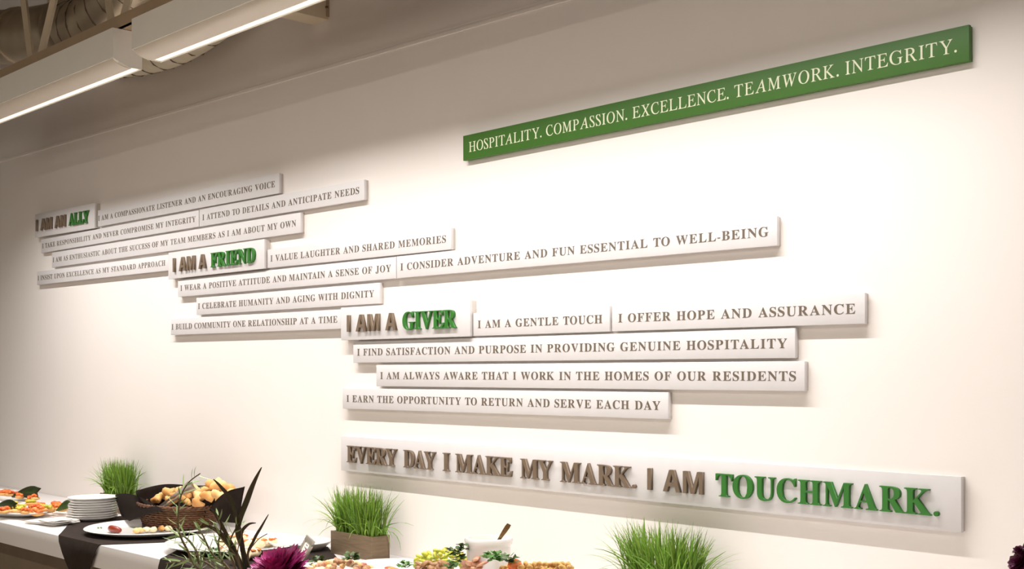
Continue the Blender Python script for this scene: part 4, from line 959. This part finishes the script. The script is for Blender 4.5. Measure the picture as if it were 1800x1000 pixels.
spn = thing('spoon', 'bronze toned spoon handle leaning out of the white ramekin', 'spoon', s0)
d = s1 - s0; m = MB()
pts = [s0 - d * 1.1 + Vector((0, 0, 0))] + [s0 + d * f for f in (-.5, 0, .3, .6, .85, 1.0)]
m.ribbon(pts, [.003, .003, .004, .0052, .0068, .0074, .0062], RIGHT, cup=.12)
bmesh.ops.solidify(m.bm, geom=list(m.bm.faces), thickness=.002); m.build('handle', M['bronze'], spn, auto=50)
q = pts[0]
MB().blob((q.x, q.y, q.z), (.014, .010, .005), 1, .02, 3, tilt=(0, -.9)).build('bowl', M['bronze'], spn)
# ------------------------------------------------------------------ flower arrangements nearer the camera
def bloom(name, label, cat, c, R0, m, facing, seed, n_layers=7, group=None, stem_to=None, petal_w=.16):
    rr = random.Random(seed); c = Vector(c)
    t = thing(name, label, cat, c, group)
    z = Vector(facing).normalized(); x = z.orthogonal().normalized(); y = z.cross(x)
    for L in range(n_layers):
        f = L / (n_layers - 1)                  # 0 outer .. 1 inner
        n = int(30 - 14 * f); pit = math.radians(-12 + 88 * f); ln = R0 * (1 - .50 * f)
        pt = MB()
        for k in range(n):
            a = 2 * math.pi * (k + .5 * (L % 2)) / n + rr.gauss(0, .05); pj = pit + rr.gauss(0, .10)
            rad = x * math.cos(a) + y * math.sin(a); l2 = ln * rr.uniform(.86, 1.08)
            pts = [];
            for q in range(6):
                u = q / 5; bend = pj + .5 * u * (1 - f) * .6
                pts.append(c + rad * (l2 * u * math.cos(bend)) + z * (l2 * u * math.sin(bend) + R0 * .10 * f))
            w = l2 * petal_w
            pt.ribbon(pts, [w * .35, w * .8, w, w, w * .8, w * .12], rad.cross(z), cup=.35)
        pt.build('petal_ring', M[m], t)
    if stem_to is not None:
        MB().tube(smooth_path([c - z * .01, (c - z * R0 * .5 + Vector(stem_to)) / 2 + Vector((0, 0, .02)), Vector(stem_to)], 6), .0035, seg=7).build('stem', M['leaf_dark'], t)
    return t

def at_depth(x, y, Z):
    p = ray(x, y) * Z; return Vector((p.x, p.y, p.z + EYE))
ZA = 2.55
vb = at_depth(455, 1080, ZA)
TOPZ = vb.z - .13
vs = thing('flower_vase', 'black vase under the magenta flower, just below the view', 'vase', (vb.x, vb.y, TOPZ))
MB().lathe([(0, .0), (.045, 0), (.052, .01), (.056, .06), (.045, .11), (.042, .128), (.038, .128), (.040, .108), (.05, .06), (.046, .012), (0, .008)], (vb.x, vb.y, TOPZ), 36).build('body', M['black_gloss'], vs, auto=60)
MB().lathe([(0, .112), (.0405, .112), (.0405, .108), (0, .108)], (vb.x, vb.y, TOPZ), 24).build('moss', M['soil'], vs)
mouth = Vector((vb.x, vb.y, TOPZ + .122))
def pedestal(label, c, z):
    t = thing('cocktail_table', label, 'table', (c[0], c[1], 0))
    MB().lathe([(0, z), (.30, z), (.305, z - .004), (.305, z - .022), (.30, z - .026), (0, z - .026)], (c[0], c[1], 0), 48).build('tabletop', M['counter'], t, auto=40)
    MB().lathe([(0, z - .026), (.03, z - .026), (.03, .03), (0, .03)], (c[0], c[1], 0), 20).build('column', M['fixture'], t, auto=40)
    MB().lathe([(0, .0), (.24, 0), (.24, .012), (.05, .03), (0, .03)], (c[0], c[1], 0), 40).build('base', M['fixture'], t, auto=40)
pedestal('tall round white table carrying the magenta flower arrangement', vb, TOPZ)

fl = at_depth(490, 1009, ZA)
bloom('chrysanthemum', 'large magenta chrysanthemum in the foreground', 'flower', fl, .078, 'magenta', (-.05, -.45, .85), 3, 8, stem_to=mouth)

def stem_with_needles(label, pix, Z, seed, L, m='rosemary', wide=.0025, dens=.009, group='needle-leaved stems around the flower'):
    rr = random.Random(seed)
    pts = smooth_path([mouth.copy()] + [at_depth(x, y, Z + dz) for x, y, dz in pix], 12)
    t = thing('rosemary_stem', label, 'foliage', pts[0], group)
    n = len(pts)
    MB().tube(pts, [.0026 * (1 - .7 * i / n) + .0004 for i in range(n)], seg=6).build('stem', M['twig'], t)
    lf = MB(); acc = 0; a = 0
    for i in range(12, n - 1):
        acc += (pts[i + 1] - pts[i]).length
        while acc > dens:
            acc -= dens; a += 2.4 + rr.gauss(0, .2)
            d = (pts[i + 1] - pts[i]).normalized(); e1 = d.orthogonal().normalized(); e2 = d.cross(e1)
            o = (e1 * math.cos(a) + e2 * math.sin(a)); ll = L * rr.uniform(.7, 1.15) * (1 if i < n * .8 else .75)
            q = [pts[i] + (o * .82 + d * .55) * (ll * u) + d * (ll * .25 * u * u) + Vector((0, 0, -.10 * ll * u * u)) for u in (0, .35, .7, 1)]
            lf.ribbon(q, [wide * .6, wide, wide * .8, wide * .1], d.cross(o), cup=.4)
    lf.build('leaves', M[m], t)
    return t
stem_with_needles('tall needle-leaved green stem rising in front of the bread basket', [(352, 1003, .02), (330, 968, .02), (314, 930, .01), (316, 880, .0), (330, 850, 0), (352, 832, 0)], ZA, 1, .036, dens=.008)
stem_with_needles('short needle-leaved green stem low at the left of the arrangement', [(362, 1012, .03), (345, 968, .04), (322, 942, .05), (303, 944, .06)], ZA, 2, .038, dens=.007)
stem_with_needles('needle-leaved green stem reaching up before the second platter', [(398, 1000, .02), (384, 960, .02), (388, 932, .0), (382, 905, 0)], ZA, 3, .034, dens=.009)
stem_with_needles('needle-leaved green stem in the centre of the arrangement', [(410, 990, .0), (404, 955, 0), (414, 930, 0), (424, 915, 0)], ZA, 4, .030, dens=.007)
stem_with_needles('needle-leaved green stem drooping over the black cloth', [(388, 1010, .03), (352, 985, .05), (318, 986, .07), (292, 990, .08)], ZA, 5, .032, dens=.008)
stem_with_needles('needle-leaved green stem leaning toward the topped rounds', [(418, 985, .0), (400, 958, 0), (372, 925, 0), (350, 918, 0)], ZA, 6, .032, dens=.007)
stem_with_needles('thin needle-leaved stem crossing the salad tufts', [(402, 1000, .01), (374, 975, .02), (356, 940, .02), (344, 926, .02)], ZA, 9, .034, dens=.008)
def dark_blade(label, pix, Z, w):
    pts = smooth_path([mouth.copy()] + [at_depth(x, y, Z) for x, y in pix], 8); n = len(pts)
    m = MB(); m.ribbon(pts, [w * (.5 + .5 * min(1, i / n * 2)) * (1 - max(0, (i / n - .55) / .45) ** 1.5) + .0003 for i in range(n)], RIGHT, cup=.3)
    bmesh.ops.solidify(m.bm, geom=list(m.bm.faces), thickness=.0005)
    tag(m.build('long_leaf', M['blade_dark'], origin=mouth), label, 'leaf', 'long dark leaves of the arrangement')
dark_blade('longest dark leaf, its tip rising over the basket against the wall', [(430, 975), (418, 930), (436, 875), (448, 845), (460, 821)], ZA, .0058)
dark_blade('dark leaf slanting left across the bread in the basket', [(432, 985), (422, 935), (406, 880), (388, 855), (375, 842)], ZA, .0046)
dark_blade('dark leaf leaning right, ending by the orange topped rounds', [(436, 985), (446, 950), (460, 925), (472, 904)], ZA, .0028)
dark_blade('short dark leaf arching right over the platter', [(428, 985), (424, 940), (436, 922), (450, 919)], ZA, .0032)
dark_blade('broad dark leaf bending left behind the rosemary', [(418, 990), (398, 950), (378, 930), (360, 924)], ZA, .0048)
dark_blade('dark leaf standing upright among the needles', [(424, 990), (396, 935), (380, 905), (368, 890)], ZA, .0040)
for k, (pix, lab) in enumerate((([(440, 1000), (436, 975), (452, 950), (470, 938)], 'thin bare twig curving over the magenta petals'), ([(425, 1000), (418, 970), (424, 945), (424, 930)], 'thin red brown twig beside the front topped round'),
     ([(400, 1010), (372, 990), (352, 976), (338, 974)], 'thin bare twig low over the black cloth'))):
    pts = smooth_path([mouth.copy()] + [at_depth(x, y, ZA - .01) for x, y in pix], 8)
    tag(MB().tube(pts, .0011, seg=5).build('twig', M['twig'], origin=mouth), lab, 'twig', 'bare twigs of the arrangement')

# second arrangement at the right edge of the view
ZR = 1.5
v2 = at_depth(1860, 1110, ZR)
T2 = v2.z - .10
vs2 = thing('flower_vase', 'black vase of the maroon flowers, beyond the right edge', 'vase', (v2.x, v2.y, T2))
MB().lathe([(0, .0), (.04, 0), (.046, .01), (.05, .05), (.042, .09), (.038, .10), (.034, .10), (.037, .088), (.045, .05), (.04, .012), (0, .008)], (v2.x, v2.y, T2), 32).build('body', M['black_gloss'], vs2, auto=60)
pedestal('tall round white table at right carrying the maroon flowers', v2, T2)
mouth2 = Vector((v2.x, v2.y, T2 + .095))
bloom('maroon_flower', 'dark maroon flower at the bottom right corner', 'flower', at_depth(1794, 992, ZR), .018, 'maroon', (-.35, -.6, .6), 7, 5, stem_to=mouth2, petal_w=.30)
bloom('maroon_flower', 'small dull maroon bud above the flower at the right edge', 'flower', at_depth(1792, 968, ZR), .009, 'maroon', (-.2, -.4, .9), 9, 4, stem_to=mouth2, petal_w=.32)
bloom('maroon_flower', 'maroon flower cut by the right edge of the view', 'flower', at_depth(1812, 975, ZR), .019, 'maroon', (-.2, -.6, .6), 12, 5, stem_to=mouth2, petal_w=.30)
